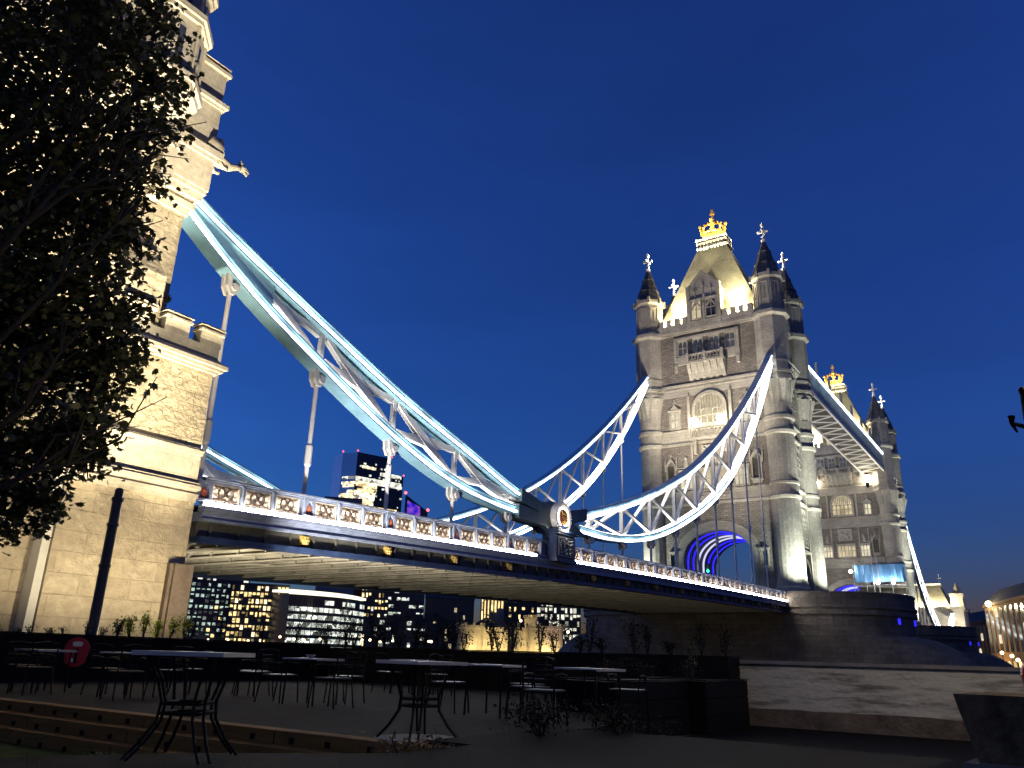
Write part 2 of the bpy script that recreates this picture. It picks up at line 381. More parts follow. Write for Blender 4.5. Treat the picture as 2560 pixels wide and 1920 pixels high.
def crown(mb, cx, z):
    mb.lathe([(1.55,z),(1.75,z+.05),(1.75,z+.45),(1.6,z+.5),(1.62,z+.75),(1.85,z+.85),(1.85,z+1.0)], 16, (cx,0))
    n = 8
    for k in range(n):
        a = 2*math.pi*k/n+.2; ca, sa = math.cos(a), math.sin(a)
        p = lambda r, zz: (cx+r*ca, r*sa, zz)
        if k % 2 == 0:                       # fleurs-de-lis with ball tips
            mb.tube([p(1.8,z+1.0), p(2.0,z+1.6), p(2.12,z+2.2)], [.24,.2,.12], 6); mb.ball(p(2.15,z+2.45), .3, 6)
            for sg in (-.16, .16):
                b = a+sg; mb.ball((cx+2.05*math.cos(b), 2.05*math.sin(b), z+1.75), .22, 6)
            # arches to the orb
            mb.tube([p(1.85,z+1.0), p(1.75,z+1.9), p(1.3,z+2.6), p(.6,z+2.75), p(0,z+2.7)], .17, 6)
            for r, zz in ((1.72,2.05),(1.35,2.7),(.75,2.95)): mb.ball(p(r+.05,z+zz), .2, 6)
        else:
            mb.tube([p(1.8,z+1.0), p(1.9,z+1.5)], [.3,.1], 6); mb.ball(p(1.9,z+1.65), .22, 6)
    mb.ball((cx,0,z+3.05), .45, 8); mb.lathe([(.15,z+3.3),(.15,z+4.6)], 6, (cx,0))
    mb.lathe([(.3,z+3.5),(.2,z+3.7)], 6, (cx,0))
    for dx, dy in ((1,0),(-1,0),(0,1),(0,-1)): mb.bar((cx,0,z+4.35),(cx+dx*.42,dy*.42,z+4.35), .24, .26)
    mb.ball((cx,0,z+4.9), .26, 6, 1.2)

def gable(parent, T, hw, z0, ze, za, n, pane_list):
    g = MB(); g.T = T
    abox(g, -hw, hw, -3.2, .25, z0, ze)
    g.plate([(-hw-.1, ze), (0, za), (hw+.1, ze)], -3.0, .2)
    # raking copings
    for sg in (-1, 1):
        g.plate([(sg*(hw+.35), ze-.15), (sg*(hw+.1), ze+.35), (0, za+.45), (0, za+.02)], -.3, .42)
        abox(g, sg*hw-.28, sg*hw+.28, -.3, .48, z0, ze+.2)                # buttresses
        g.plate([(sg*hw-.35, ze+.2), (sg*hw+.35, ze+.2), (sg*hw+.28, ze+.5), (sg*hw-.28, ze+.5)], -.3, .5)
    abox(g, -.16, .16, .2, .42, z0, ze-2.6)
    for k in range(3):
        x = (k-1)*1.25; zz = ze-.6+(.7 if k == 1 else 0)
        g.ball((x, .4, zz), .18, 6); g.ball((x, .4, zz+.45), .13, 6); abox(g, x-.06, x+.06, .2, .45, zz-1.4, zz+.9)
        abox(g, x-.28, x+.28, .2, .4, zz+.1, zz+.22)
    for sg in (-1, 1):                       # ogee hoods over the pair of windows
        c = sg*hw*.47
        g.plate([(c-.95, ze-3.6), (c-.6, ze-2.9), (c, ze-2.1), (c+.6, ze-2.9), (c+.95, ze-3.6), (c+.75, ze-3.6), (c, ze-2.6), (c-.75, ze-3.6)], .2, .46)
    go = g.build('gable', 'portland', parent)
    Td = T @ Matrix.Translation((0, .25, 0))
    for k in range(n):
        c = (k-(n-1)/2)*hw*2/n*.98
        window(go, Td, c, z0+1.25, z0+4.1, 1.45, 2, pane_list[k % len(pane_list)], surround=.14)
    return go

def build_tower(cx, name, label):
    t = thing(name, label, 'bridge tower', (cx, 0, ZB))
    # ---- core walls with the road arch
    w = MB(); AH = 4.9; ZSPR = 8.6; ZCR = 12.6
    for sg in (-1, 1):
        y0, y1 = sorted((sg*AH, sg*FY)); w.box(cx-FX, y0, ZB, cx+FX, y1, 14.5)
    pts = arc(0, ZSPR, AH, ZCR-ZSPR, 180, 0, 24)
    for (ya, za), (yb, zb) in zip(pts, pts[1:]):
        w.plate([(ya, za), (yb, zb), (yb, 14.5), (ya, 14.5)], cx-FX, cx+FX, 'x')
    w.box(cx-FX, -FY, 14.5, cx+FX, FY, 43.0)
    w.build('wall', 'granite', t)
    # ---- arch mouldings and led ribs
    AM = {-1: MB(), 1: MB()}
    for r, d in ((.0, .30), (.42, .2), (.84, .12)):
        o = arc(0, ZSPR, AH+r+.42, ZCR-ZSPR+r+.42, 0, 180, 28); i = arc(0, ZSPR, AH+r, ZCR-ZSPR+r, 0, 180, 28)
        for s in (-1, 1):
            m = AM[s]
            for k in range(28): m.plate([o[k], o[k+1], i[k+1], i[k]], cx+s*(FX-.05), cx+s*(FX+d), 'x')
            for sg in (-1, 1):
                y0, y1 = sorted((sg*(AH+r), sg*(AH+r+.42))); xa, xb = sorted((cx+s*(FX-.05), cx+s*(FX+d))); m.box(xa, y0, ZB+.5, xb, y1, ZSPR)
    for s in (-1, 1): AM[s].build('arch_moulding', 'portland', t)
    for k in range(6):
        x = cx-FX+1.0+k*1.95; mm = MB(); q = AH-.06
        o = [(-q, ZB+1.2)]+arc(0, ZSPR, q, ZCR-ZSPR-.06, 180, 0, 24)+[(q, ZB+1.2)]
        i = [(-q+.16, ZB+1.2)]+arc(0, ZSPR, q-.16, ZCR-ZSPR-.22, 180, 0, 24)+[(q-.16, ZB+1.2)]
        for j in range(len(o)-1): mm.plate([o[j], o[j+1], i[j+1], i[j]], x, x+.28, 'x')
        mm.build('light_rib', 'led_blue' if k in (0, 1, 4, 5) else 'led_white', t)
    # ---- string courses and bands round the core
    def ring(z0, z1, d, mat='portland', nm='string_course'):
        r = MB()
        r.box(cx-FX-d, -FY-d, z0, cx+FX+d, -FY+.02, z1); r.box(cx-FX-d, FY-.02, z0, cx+FX+d, FY+d, z1)
        r.box(cx-FX-d, -FY+.02, z0, cx-FX+.02, FY-.02, z1); r.box(cx+FX-.02, -FY+.02, z0, cx+FX+d, FY-.02, z1)
        r.build(nm, mat, t)
    for z0, z1, d in ((16.2,16.55,.28), (18.0,18.25,.2), (25.0,25.35,.28), (27.0,27.3,.22), (33.5,33.75,.2), (34.0,34.3,.32), (42.3,42.65,.3), (42.65,43.1,.45)):
        ring(z0, z1, d)
    ring(33.75, 34.0, .12); ring(30.9+1.6, 33.5, .06, 'portland', 'smooth_band'); ring(25.35, 27.0, .05, 'portland', 'smooth_band'); ring(16.55, 18.0, .05, 'portland', 'smooth_band')
    # ---- battlement between turrets
    b = MB()
    for sx in (-1, 1):
        x0, x1 = sorted((cx+sx*(FX-.35), cx+sx*(FX+.4))); b.box(x0, -FY+.6, 43.1, x1, FY-.6, 44.0)
        for k in range(12):
            y = -6.9+k*1.25; 
            if abs(y) < 2.8: continue
            b.box(x0, y-.36, 44.0, x1, y+.36, 44.85); b.box(x0-.06, y-.42, 44.85, x1+.06, y+.42, 45.0)
    for sy in (-1, 1):
        y0, y1 = sorted((sy*(FY-.35), sy*(FY+.4))); b.box(cx-FX+.6, y0, 43.1, cx+FX-.6, y1, 44.0)
        for k in range(6):
            x = cx-3.1+k*1.25
            if abs(x-cx) < 1.4: continue
            b.box(x-.36, y0, 44.0, x+.36, y1, 44.85)
    b.build('battlement', 'portland', t)
    # ---- corner turrets
    for sx in (-1, 1):
        for sy in (-1, 1):
            c = (cx+sx*TL, sy*YC)
            s = MB()
            rc = 1.85
            s.lathe([(2.25,ZB),(2.25,4.6),(2.0,4.9),(1.95,5.4),(rc,5.7),(rc,16.1),(2.05,16.2),(2.15,16.5),(1.98,16.7),(rc,17.0),(rc,18.0),(2.02,18.1),(2.02,18.4),(rc,18.6),
                     (rc,24.9),(2.1,25.05),(2.2,25.4),(2.0,25.6),(rc+.02,25.8),(rc+.02,26.9),(2.12,27.05),(2.12,27.5),(rc,27.7),(rc,29.4)], 20, c)
            so = s.build('turret', 'portland', t, smooth=False)
            o = MB()
            o.prism(octa(rc*1.02, c), 29.4, 32.6, octa(2.42, c))                     # spreading corbel with spear-heads
            for k in range(8):
                a = R_(45*k); ux, uy = math.cos(a), math.sin(a); tx, ty = -uy, ux
                P = lambda r, q, z: (c[0]+r*ux+q*tx, c[1]+r*uy+q*ty, z)
                o.add([P(1.75,-.1,29.3),P(1.75,.1,29.3),P(2.3,-.75,32.5),P(2.3,.75,32.5),P(2.0,0,30.2),P(2.75,0,32.5)], [(0,1,4),(0,4,5,2),(1,3,5,4),(0,2,3,1),(2,5,3)])
            o.prism(octa(2.6, c), 32.6, 33.1); o.prism(octa(2.42, c), 33.1, 33.6); o.prism(octa(2.65, c), 33.6, 34.0)
            o.prism(octa(2.3, c), 34.0, 35.3); o.prism(octa(2.4, c), 35.3, 35.6); o.prism(octa(2.28, c), 35.6, 42.2)
            o.prism(octa(2.35, c), 42.2, 42.5, octa(2.75, c)); o.prism(octa(2.75, c), 42.5, 43.0); o.prism(octa(2.75, c), 43.0, 43.45, octa(2.2, c))
            o.prism(octa(2.08, c), 43.45, 48.2)
            for k in range(8):                                                        # blind panels
                a = R_(45*k); ux, uy = math.cos(a), math.sin(a)
                r0 = 2.08*math.cos(R_(22.5)); TT = Matrix(((-uy, ux, 0, c[0]+ux*r0), (ux, uy, 0, c[1]+uy*r0), (0,0,1,0), (0,0,0,1)))
                o.T = TT
                abox(o, -.62, -.5, 0, .09, 44.2, 47.7); abox(o, .5, .62, 0, .09, 44.2, 47.7); abox(o, -.62, .62, 0, .09, 44.05, 44.2); abox(o, -.62, .62, 0, .09, 47.6, 47.75)
                abox(o, -.05, .05, 0, .08, 45.0, 47.0); abox(o, -.5, .5, 0, .07, 45.0, 45.12)
                o.T = None
            o.prism(octa(2.1, c), 48.2, 48.5, octa(2.4, c)); o.prism(octa(2.4, c), 48.5, 49.0)
            for k in range(8):
                a = R_(22.5+45*k); o.box(c[0]+2.3*math.cos(a)-.2, c[1]+2.3*math.sin(a)-.2, 48.3, c[0]+2.3*math.cos(a)+.2, c[1]+2.3*math.sin(a)+.2, 49.3)
            o.build('upper_turret', 'portland', so)
            p = MB(); p.prism(octa(2.3, c), 49.0, 51.0, octa(1.55, c)); p.prism(octa(1.55, c), 51.0, 55.35, octa(.16, c))
            for zz, rr in ((50.9, 1.66), (53.0, .98)): p.prism(octa(rr, c), zz, zz+.18)
            p.build('spire', 'spire', so)
            f = MB(); finial(f, c[0], c[1], 55.3); f.build('finial', 'finial', so)
    # ---- steep roof, cap and crown
    r = MB(); hx0, hy0, hx1, hy1 = 5.3, 8.7, 1.15, 2.25
    r.prism([(cx-hx0,-hy0),(cx+hx0,-hy0),(cx+hx0,hy0),(cx-hx0,hy0)], 42.8, 59.0, [(cx-hx1,-hy1),(cx+hx1,-hy1),(cx+hx1,hy1),(cx-hx1,hy1)])
    ro = r.build('roof', 'slate', t)
    k = MB(); k.box(cx-hx1-.1,-hy1-.1,58.9,cx+hx1+.1,hy1+.1,59.5); k.box(cx-hx1-.25,-hy1-.25,59.5,cx+hx1+.25,hy1+.25,59.85); k.box(cx-hx1-.12,-hy1-.12,59.85,cx+hx1+.12,hy1+.12,60.2); k.box(cx-hx1-.3,-hy1-.3,60.2,cx+hx1+.3,hy1+.3,60.5)
    for q in range(9):
        y = -hy1+q*hy1/4; k.ball((cx-hx1-.25, y, 58.75), .28, 6); k.ball((cx+hx1+.25, y, 58.75), .28, 6)
    for q in range(5):
        x = cx-hx1+q*hx1/2; k.ball((x, -hy1-.25, 58.75), .28, 6)
    k.build('roof_cap', 'portland', ro)
    cr = MB(); cr.T = Matrix(((.95,0,0,cx*.05),(0,.95,0,0),(0,0,1.13,60.5-60.5*1.13),(0,0,0,1))); crown(cr, cx, 60.5); cr.build('crown', 'gold', ro)
    # ---- faces
    for side in ('south', 'north'):
        T = face_T(cx, side)
        gable(t, T, 2.35, 43.1, 49.4, 51.9, 2, ['pane_warm', 'pane_dark'] if side == 'south' else ['pane_dark', 'pane_dark'])
        for a in (-3.65, -1.22, 1.22, 3.65): window(t, T, a, 38.85, 41.2, 1.35, 2, 'pane_dim')
        # oriel balcony under the row of windows
        o = MB(); o.T = T
        abox(o, -5.0, 5.0, -.05, .35, 41.45, 41.75); abox(o, -5.0, -4.55, -.05, .4, 38.0, 41.45); abox(o, 4.55, 5.0, -.05, .4, 38.0, 41.45)
        abox(o, -2.9, 2.9, -.05, 1.35, 37.0, 37.35); abox(o, -2.9, 2.9, 1.15, 1.32, 38.25, 38.45)
        for x in (-2.75, -.15, 2.45): abox(o, x, x+.4, 1.0, 1.45, 37.35, 38.6)
        for cxx in (-1.4, 1.4):
            for q in range(5):
                x = cxx-.95+q*.48
                o.bar((x-.2,1.22,37.4),(x+.2,1.22,38.3),.1,.12,(0,1,0)); o.bar((x+.2,1.22,37.4),(x-.2,1.22,38.3),.1,.12,(0,1,0))
        pr = [(-.05,34.7),(.15,34.7),(.45,35.3),(.6,35.6),(1.0,36.2),(1.25,36.8),(1.3,37.0),(-.05,37.0)]
        for q in range(6):
            x = -2.75+q*1.0
            o.add([(x,d,z) for d,z in pr]+[(x+.5,d,z) for d,z in pr], [tuple(range(8)), tuple(range(15,7,-1))]+[(i,8+i,8+(i+1)%8,(i+1)%8) for i in range(8)])
        o.add([(-2.6,-.05,34.9),(2.6,-.05,34.9),(2.6,.3,34.9),(-2.6,.3,34.9),(-2.6,-.05,37.0),(2.6,-.05,37.0),(2.6,1.05,37.0),(-2.6,1.05,37.0)], [(0,3,2,1),(4,5,6,7),(0,1,5,4),(1,2,6,5),(2,3,7,6),(3,0,4,7)])
        for sg in (-1, 1): abox(o, sg*4.1-.9, sg*4.1+.9, -.05, .3, 37.4, 38.6); abox(o, sg*4.7-.25, sg*4.7+.25, -.05, .45, 36.3, 37.4)
        o.build('balcony', 'portland', t)
        window(t, T, 0, 27.9, 32.3, 4.2, 5, 'pane_warm', arched=True, surround=.45, depth=.4)
        for sg in (-1, 1):
            pil = MB(); pil.T = T; abox(pil, sg*3.1-.2, sg*3.1+.2, -.05, .4, 27.3, 32.2); pil.lathe([(.26, 32.2), (.05, 33.0)], 6, (sg*3.1, .2))
            abox(pil, sg*2.9-.15, sg*2.9+.15, -.05, .25, 18.3, 25.0)
            pil.build('pilaster', 'portland', t)
        for a in (-5.35, 5.35):
            window(t, T, a, 27.75, 30.1, 1.25, 2, 'pane_bright' , surround=.25, depth=.3)
            h = MB(); h.T = T; h.plate([(a-.85, 30.5), (a-.3, 30.95), (a, 31.4), (a+.3, 30.95), (a+.85, 30.5)], -.05, .35); abox(h, a-.09, a+.09, 0, .3, 31.3, 32.1); abox(h, a-.3, a+.3, 0, .3, 31.55, 31.75); h.build('window_hood', 'portland', t)
        window(t, T, 0, 18.6, 21.1, 3.6, 5, 'pane_warm', surround=.2)
        for a in (-3.9, 3.9): window(t, T, a, 18.6, 21.0, 1.9, 3, 'pane_bright', surround=.22)
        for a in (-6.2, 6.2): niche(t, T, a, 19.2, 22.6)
        for a in (-3.9, 3.9):
            h = MB(); h.T = T; abox(h, a-1.4, a+1.4, 0, .25, 21.6, 21.75); h.plate([(a-.35, 21.7), (a-.18, 22.6), (a, 23.4), (a+.18, 22.6), (a+.35, 21.7)], 0, .3); h.ball((a, .2, 23.0), .28, 6); h.build('window_hood', 'portland', t)
        e = MB(); e.T = T                                # carved coat-of-arms block over the middle window
        abox(e, -1.5, 1.5, 0, .22, 22.1, 24.7)
        for q in range(16):
            a, z = random.uniform(-1.2, 1.2), random.uniform(22.3, 24.6); e.ball((a, .24, z), random.uniform(.15, .4), 6)
        e.build('carving', 'portland', t); e = MB(); e.T = T; abox(e, -2.4, 2.4, 0, .3, 16.7, 17.85)
        for q in range(9): e.ball((-2.1+q*.52, .3, 17.3), .22, 6)
        e.build('carving', 'portland', t)
        z0 = MB(); z0.T = T
        for a in (-6.3, 6.3): window(t, T, a, 7.6, 9.6, .9, 1, 'pane_dark', tr=False)
    for side in ('east', 'west'):
        T = face_T(cx, side)
        gable(t, T, 1.5, 43.1, 48.6, 50.9, 1, ['pane_dark'])
        s = MB(); s.T = T
        # tall traceried bay in dressed stone
        for a in (-2.4, 2.4): abox(s, a-.25, a+.25, -.05, .55, ZB, 34.0)
        for z in (9.8, 16.3, 18.1, 25.2, 27.2): abox(s, -2.6, 2.6, -.05, .62, z, z+.3)
        for (z0, z1) in ((10.6, 15.8), (18.8, 24.6), (27.8, 33.0)):
            for q in range(5): x = -1.9+q*.95; abox(s, x-.09, x+.09, -.05, .42, z0, z1)
            for q in range(5): zz = z0+(z1-z0)*q/4; abox(s, -2.1, 2.1, -.05, .36, zz-.1, zz+.1)
            for q in range(4):
                x = -1.42+q*.95; s.plate([(x-.4, z1), (x-.3, z1-.5), (x, z1-.15), (x+.3, z1-.5), (x+.4, z1)], 0, .38)
                s.ball((x, .25, (z0+z1)/2+.6), .2, 6); s.ball((x, .25, z0+.7), .16, 6)
        # door arch
        o = arc(0, 7.2, 1.6, 1.8, 0, 180, 12); i = arc(0, 7.2, 1.2, 1.4, 0, 180, 12)
        for k in range(12): s.plate([o[k], o[k+1], i[k+1], i[k]], -.05, .5)
        for a in (-1.4, 1.4): abox(s, a-.2, a+.2, -.05, .5, ZB, 7.2)
        # corbelled balcony high on the side
        for q in range(4):
            x = -1.5+q*1.0
            s.plate([(x-.4, 36.2), (x+.4, 36.2), (x+.3, 35.4), (x-.3, 35.4)], 0, 1.1); s.ball((x, 1.0, 35.9), .45, 8, 1.2); s.ball((x, .6, 35.3), .35, 8, 1.2)
        abox(s, -2.1, 2.1, -.05, 1.5, 36.2, 36.6); s.plate([(-2.2, 36.6), (0, 39.4), (2.2, 36.6), (1.8, 36.6), (0, 38.8), (-1.8, 36.6)], 0, .7)
        s.build('traceried_bay', 'portland', t)
        window(t, T, 0, 38.9, 41.0, 1.2, 2, 'pane_dark')
    return t

tower1 = build_tower(XT, 'bridge_tower', 'nearer turreted stone bridge tower with gold crown on its floodlit roof and blue lit arch')
tower2 = copy_tree(tower1)
tower2.location.x += DX2
tower2['label'] = 'farther turreted stone bridge tower seen beyond the high walkway, scaffold at its foot'
tower1['group'] = tower2['group'] = 'stone towers of the bridge'
# floodlit stone balcony with two lamps on the nearer tower only
bt = MB(); bt.T = face_T(XT, 'south')
abox(bt, -2.9, 2.9, -.02, 1.5, 25.5, 25.75); abox(bt, -2.9, 2.9, 1.25, 1.45, 27.0, 27.2)
for x in (-2.9, 2.6): abox(bt, x, x+.3, 1.15, 1.55, 25.75, 27.3)
for q in range(8):
    x = -2.25+q*.62; bt.bar((x-.25,1.35,25.8),(x+.02,1.35,27.0),.12,.14,(0,1,0)); bt.bar((x+.3,1.35,25.8),(x+.02,1.35,27.0),.12,.14,(0,1,0))
for x in (-2.2, 2.2): bt.plate([(x-.2, 23.4), (x+.2, 23.4), (x+.25, 25.5), (x-.25, 25.5)], 0, .9)
bt.build('lamp_balcony', 'portland', tower1)
for sg, lb in ((1, 'left'), (-1, 'right')):
    y = sg*1.95
    fl = thing('floodlight', 'bright round floodlight on the tower balcony, %s one of the pair' % lb, 'floodlight', (XT-FX-1.15, y, 27.2), 'floodlights on the tower balcony')
    h = MB(); h.tube([(XT-FX-1.15, y, 27.2), (XT-FX-1.15, y, 27.5)], .06); h.lathe([(.2,27.4),(.42,27.6),(.42,28.0)], 12, (XT-FX-1.15, y)); h.build('housing', 'black_metal', fl)
    g = MB(); g.ball((XT-FX-1.3, y, 28.0), .62, 12); g.build('lens', 'lamp_glow', fl, smooth=True)
# roof, crown, finial and wall floods on both towers
for tx, k in ((XT, 1.0), (XT+DX2, 1.0)):
    for sx in (-1, 1):
        for sy in (-1, 1):
            lamp_point((tx+sx*5.6, sy*6.3, 44.4), 4500*k, (1, .84, .45), .3)
            lamp_spot((tx+sx*1.7, sy*2.8, 60.0), (tx+sx*TL, sy*YC, 57.0), 30000*k, (1, .95, .85), 30, .8, .15)
            lamp_spot((tx+sx*5.4, sy*5.0, 44.3), (tx+sx*2.6, sy*3.2, 57), 120000*k, (1, .86, .50), 62, 1.0, .3)
            lamp_point((tx+sx*1.9, sy*2.7, 61.2), 800*k, (1, .86, .5), .1)
    lamp_point((tx-5.5, 4.6, 44.6), 4500*k, (1, .84, .45), .3); lamp_point((tx-5.5, -4.6, 44.6), 4500*k, (1, .84, .45), .3)
    # column uplights at the foot of the turrets, greenish white
    for (px, py, tyy) in ((tx-TL-3.1, -YC-1.6, -YC), (tx-TL+.6, -YC-3.6, -YC), (tx+TL-.8, -YC-3.6, -YC), (tx-TL-3.1, YC+1.0, YC)):
        lamp_spot((px-.8, py-1.0*(1 if py < 0 else -1), 4.3), (tx-TL if px < tx else tx+TL, tyy, 18), 9500*k, (.93, 1.0, .84), 105, 1.0, .2)
    lamp_spot((tx-2, -YC-9.5, 4.2), (tx, -FY, 30), 48000*k, (.97, 1.0, .86), 60, 1.0, .3)
lamp_spot((XT-26, 3.5, 5.5), (XT-FX, 0, 38), 78000, (1, .86, .68), 55, 1.0, 1.0)
lamp_spot((XT-24, -5, 5.0), (XT-FX, -2, 24), 22000, (1, .85, .66), 60, 1.0, 1.0)
lamp_spot((XT+25, 5.5, 5.5), (XT+DX2-FX, 2, 24), 38000, (1, .90, .74), 60, 1.0, 1.0)
lamp_point((XT-FX-2.1, 1.95, 27.7), 230, CREAM, .35); lamp_point((XT-FX-2.1, -1.95, 27.7), 230, CREAM, .35)
# two big lanterns on the far tower under the walkways
for y, lb in ((5.45, 'near the left walkway'), (-6.05, 'below the right end of the walkway')):
    x = XT+DX2-FX-1.0
    ln = thing('wall_lantern', 'glowing hexagonal lantern on the far tower, '+lb, 'lantern', (x, y, 33.6), 'lanterns on the far tower')
    h = MB(); h.lathe([(.1,33.4),(.35,33.8),(.45,34.6)], 6, (x, y)); h.bar((x, y, 34.6), (x+1.0, y, 34.9), .14, .14); h.lathe([(.75,36.2),(.05,36.9)], 6, (x, y)); h.build('bracket', 'black_metal', ln)
    g = MB(); g.lathe([(.5,34.6),(.85,35.3),(.8,36.1)], 8, (x, y)); g.build('glass', 'lamp_glow', ln)
    lamp_spot((x-.3, y, 35.2), (x+2, y*.4, 30.5), 2600, CREAM, 160, 1.0, .4)

# ================================================================== river piers
def build_pier(cx, label):
    t = thing('bridge_pier', label, 'bridge pier', (cx, 0, ZWATER), 'granite piers of the bridge')
    HW = 10.65; YS = 11.6
    def stad(hw, ys, n=20): return [(cx+hw*math.cos(R_(180+180*k/n)), -ys+hw*math.sin(R_(180+180*k/n))) for k in range(n+1)]+[(cx+hw*math.cos(R_(180*k/n)), ys+hw*math.sin(R_(180*k/n))) for k in range(n+1)]
    b = MB(); b.prism(stad(HW, YS), ZWATER-3, 1.2); b.build('body', 'pier', t)
    c = MB(); c.prism(stad(HW+.35, YS), 1.2, 1.75); c.prism(stad(HW+.15, YS), 1.75, 2.0); c.prism(stad(HW+.42, YS), 2.0, 2.3); c.build('cornice', 'pier', t)
    p = MB(); p.prism(stad(HW+.2, YS), 2.3, 3.55); p.prism(stad(HW+.32, YS), 3.55, 3.85); p.build('parapet', 'pier', t)
    # curved starling against each rounded end
    for sy in (-1, 1):
        s = MB(); n = 24; m = 12; vs = []; fs = []
        for j in range(m+1):
            tt = j/m; z = -1.0-(tt**1.6)*(-1.0-(ZWATER-1)); gr = tt**.8
            for k in range(n+1):
                a = math.pi*k/n
                ext = HW*(.985+.02*gr); oy = math.sin(a)
                pt = 1+ 1.05*gr*(oy**2.0)                                # drawn out to a point upstream
                vs.append((cx-ext*math.cos(a), sy*(YS+ext*oy*pt), z))
        for j in range(m):
            for k in range(n): i = j*(n+1)+k; fs.append((i, i+1, i+n+2, i+n+1))
        s.add(vs, fs); s.build('starling', 'pier', t, recalc=True)
    for (yy, xx) in ((0, -4.6), (0, -.2)):
        a = math.asin(xx/HW); px, py = cx+ (HW+.05)*math.sin(a), -YS-(HW+.05)*math.cos(a)
        g = MB(); g.box(px-.14, py-.14, .3, px+.14, py+.14, 1.0); g.build('blue_light', 'led_blue', t)
    return t
build_pier(XT, 'nearer dark granite bridge pier with rounded end and curved starling')
build_pier(XT+DX2, 'farther granite bridge pier, seen at the right edge of the nearer pier')
# ================================================================== south abutment tower (left, floodlit)
def build_abutment():
    t = thing('abutment_tower', 'cream stone abutment tower floodlit from below, battlements and octagonal turret, behind the dark tree', 'stone tower', (-5, -9, ZLAWN))
    XR, YF = -1.65, -11.7
    b = MB(); b.box(-6.35, YF, -8.5, XR, -6.0, .25); b.build('base_stage', 'ashlar_cream', t)
    m = MB(); m.box(-6.35, YF+.02, .95, XR-.02, -6.0, 2.0); m.build('plain_stage', 'ashlar_fine', t)
    u = MB(); u.box(-6.35, YF+.05, 2.25, XR-.05, -6.0, 5.2); u.build('upper_stage', 'ashlar_small', t)
    c = None
    def moul(z0, steps, x0=-6.35, xr=XR, yf=YF, yb=-6.0):
        z = z0
        c = MB()
        for h, d in steps: c.box(x0-.02, yf-d, z, xr+d, yb, z+h); z += h
        if z0 < 5: c.build('cornice', 'ashlar_fine', t)
        return c
    moul(.25, [(.16,.03),(.14,.07),(.16,.03),(.14,.11),(.1,.07)])
    moul(2.0, [(.1,.03),(.08,.06),(.07,.03)])
    c = moul(5.2, [(.1,.08),(.12,.2),(.14,.32)])
    c.prism([(-6.35,YF-.32),(XR+.32,YF-.32),(XR+.32,-6),(-6.35,-6)], 5.56, 5.78, [(-6.35,YF-.05),(XR+.03,YF-.05),(XR+.03,-6),(-6.35,-6)])
    c.build('cornice', 'ashlar_fine', t)
    # battlement of the lower block
    p = MB(); p.box(-6.35, YF-.02, 5.78, XR+.0, YF+.45, 6.25); p.box(XR-.45, YF+.45, 5.78, XR, -6, 6.25)
    for x0, x1 in ((-2.55,-1.62),(-4.05,-3.05),(-5.6,-4.55)):
        p.box(x0, YF-.04, 6.25, x1, YF+.45, 6.78); p.box(x0-.07, YF-.14, 6.78, x1+.07, YF+.5, 6.86)
        p.prism([(x0-.09,YF-.17),(x1+.09,YF-.17),(x1+.09,YF+.52),(x0-.09,YF+.52)], 6.98, 7.12, [(x0,YF+.02),(x1,YF+.02),(x1,YF+.4),(x0,YF+.4)])
        p.box(x0, YF, 6.86, x1, YF+.45, 6.98)
    for y0 in (-10.6, -9.0, -7.4): p.box(XR-.45, y0, 6.25, XR+.02, y0+.9, 6.78)
    p.build('battlement', 'ashlar_fine', t)
    # reveal strip and recessed wall to the left
    r = MB(); r.box(-6.62, YF+.1, -8.5, -6.37, -6.0, 5.7); r.build('corner_pilaster', plain('pale_render', (.50, .47, .38), .8, noise=.12, scale=.8), t)
    w = MB(); w.box(-24, YF+.65, -8.5, -6.6, 10.5, 5.6); w.build('recessed_wall', 'ashlar_cream', t)
    w = MB(); w.box(-3.6, -6.0, -8.5, -.6, 10.5, -1.0); w.build('bearing_wall', 'ashlar_cream', t)
    # brown flat pier at the foot of the corner
    f = MB(); f.box(-2.2, YF-.3, -8.5, -1.45, YF+.6, -2.0); f.box(-2.32, YF-.2, -8.5, -2.2, YF+.3, -2.0); f.build('corner_pier', plain('weathered_brown_stone', (.15, .11, .075), .85, noise=.3, scale=2.5, bump=.4), t)
    # upper tower
    XU, YU = -3.42, -10.5
    g = MB(); g.box(-11.5, YU, 5.5, XU, 10.5, 11.7); g.build('tower_stage', 'ashlar_small', t)
    q = MB()                                     # buttress with weathered slopes in front
    q.box(-9.0, YU-1.0, 5.6, -4.2, YU, 8.35)
    q.prism([(-9.0,YU-1.0),(-4.2,YU-1.0),(-4.2,YU),(-9.0,YU)], 8.35, 9.25, [(-9.0,YU-.55),(-4.55,YU-.55),(-4.55,YU),(-9.0,YU)])
    q.box(-9.05, YU-.64, 9.25, -4.5, YU, 9.33)
    q.prism([(-9.0,YU-.55),(-4.6,YU-.55),(-4.6,YU),(-9.0,YU)], 9.33, 10.15, [(-9.0,YU-.1),(-4.95,YU-.1),(-4.95,YU),(-9.0,YU)])
    q.build('buttress', 'ashlar_small', t)
    k = MB()
    def step(z0, z1, d): k.box(-11.6, YU-d, z0, XU+d, 10.5, z1)
    step(11.7, 12.0, .12); step(12.0, 12.25, .26); step(12.45, 12.75, .4); step(12.25, 12.45, .18); step(12.75, 12.95, .5); step(12.95, 14.35, .55)
    step(14.35, 14.5, .68); step(14.5, 14.8, .8)
    k.prism([(-11.6,YU-.8),(XU+.8,YU-.8),(XU+.8,10.5),(-11.6,10.5)], 14.8, 15.0, [(-11.6,YU-.5),(XU+.5,YU-.5),(XU+.5,10.5),(-11.6,10.5)])
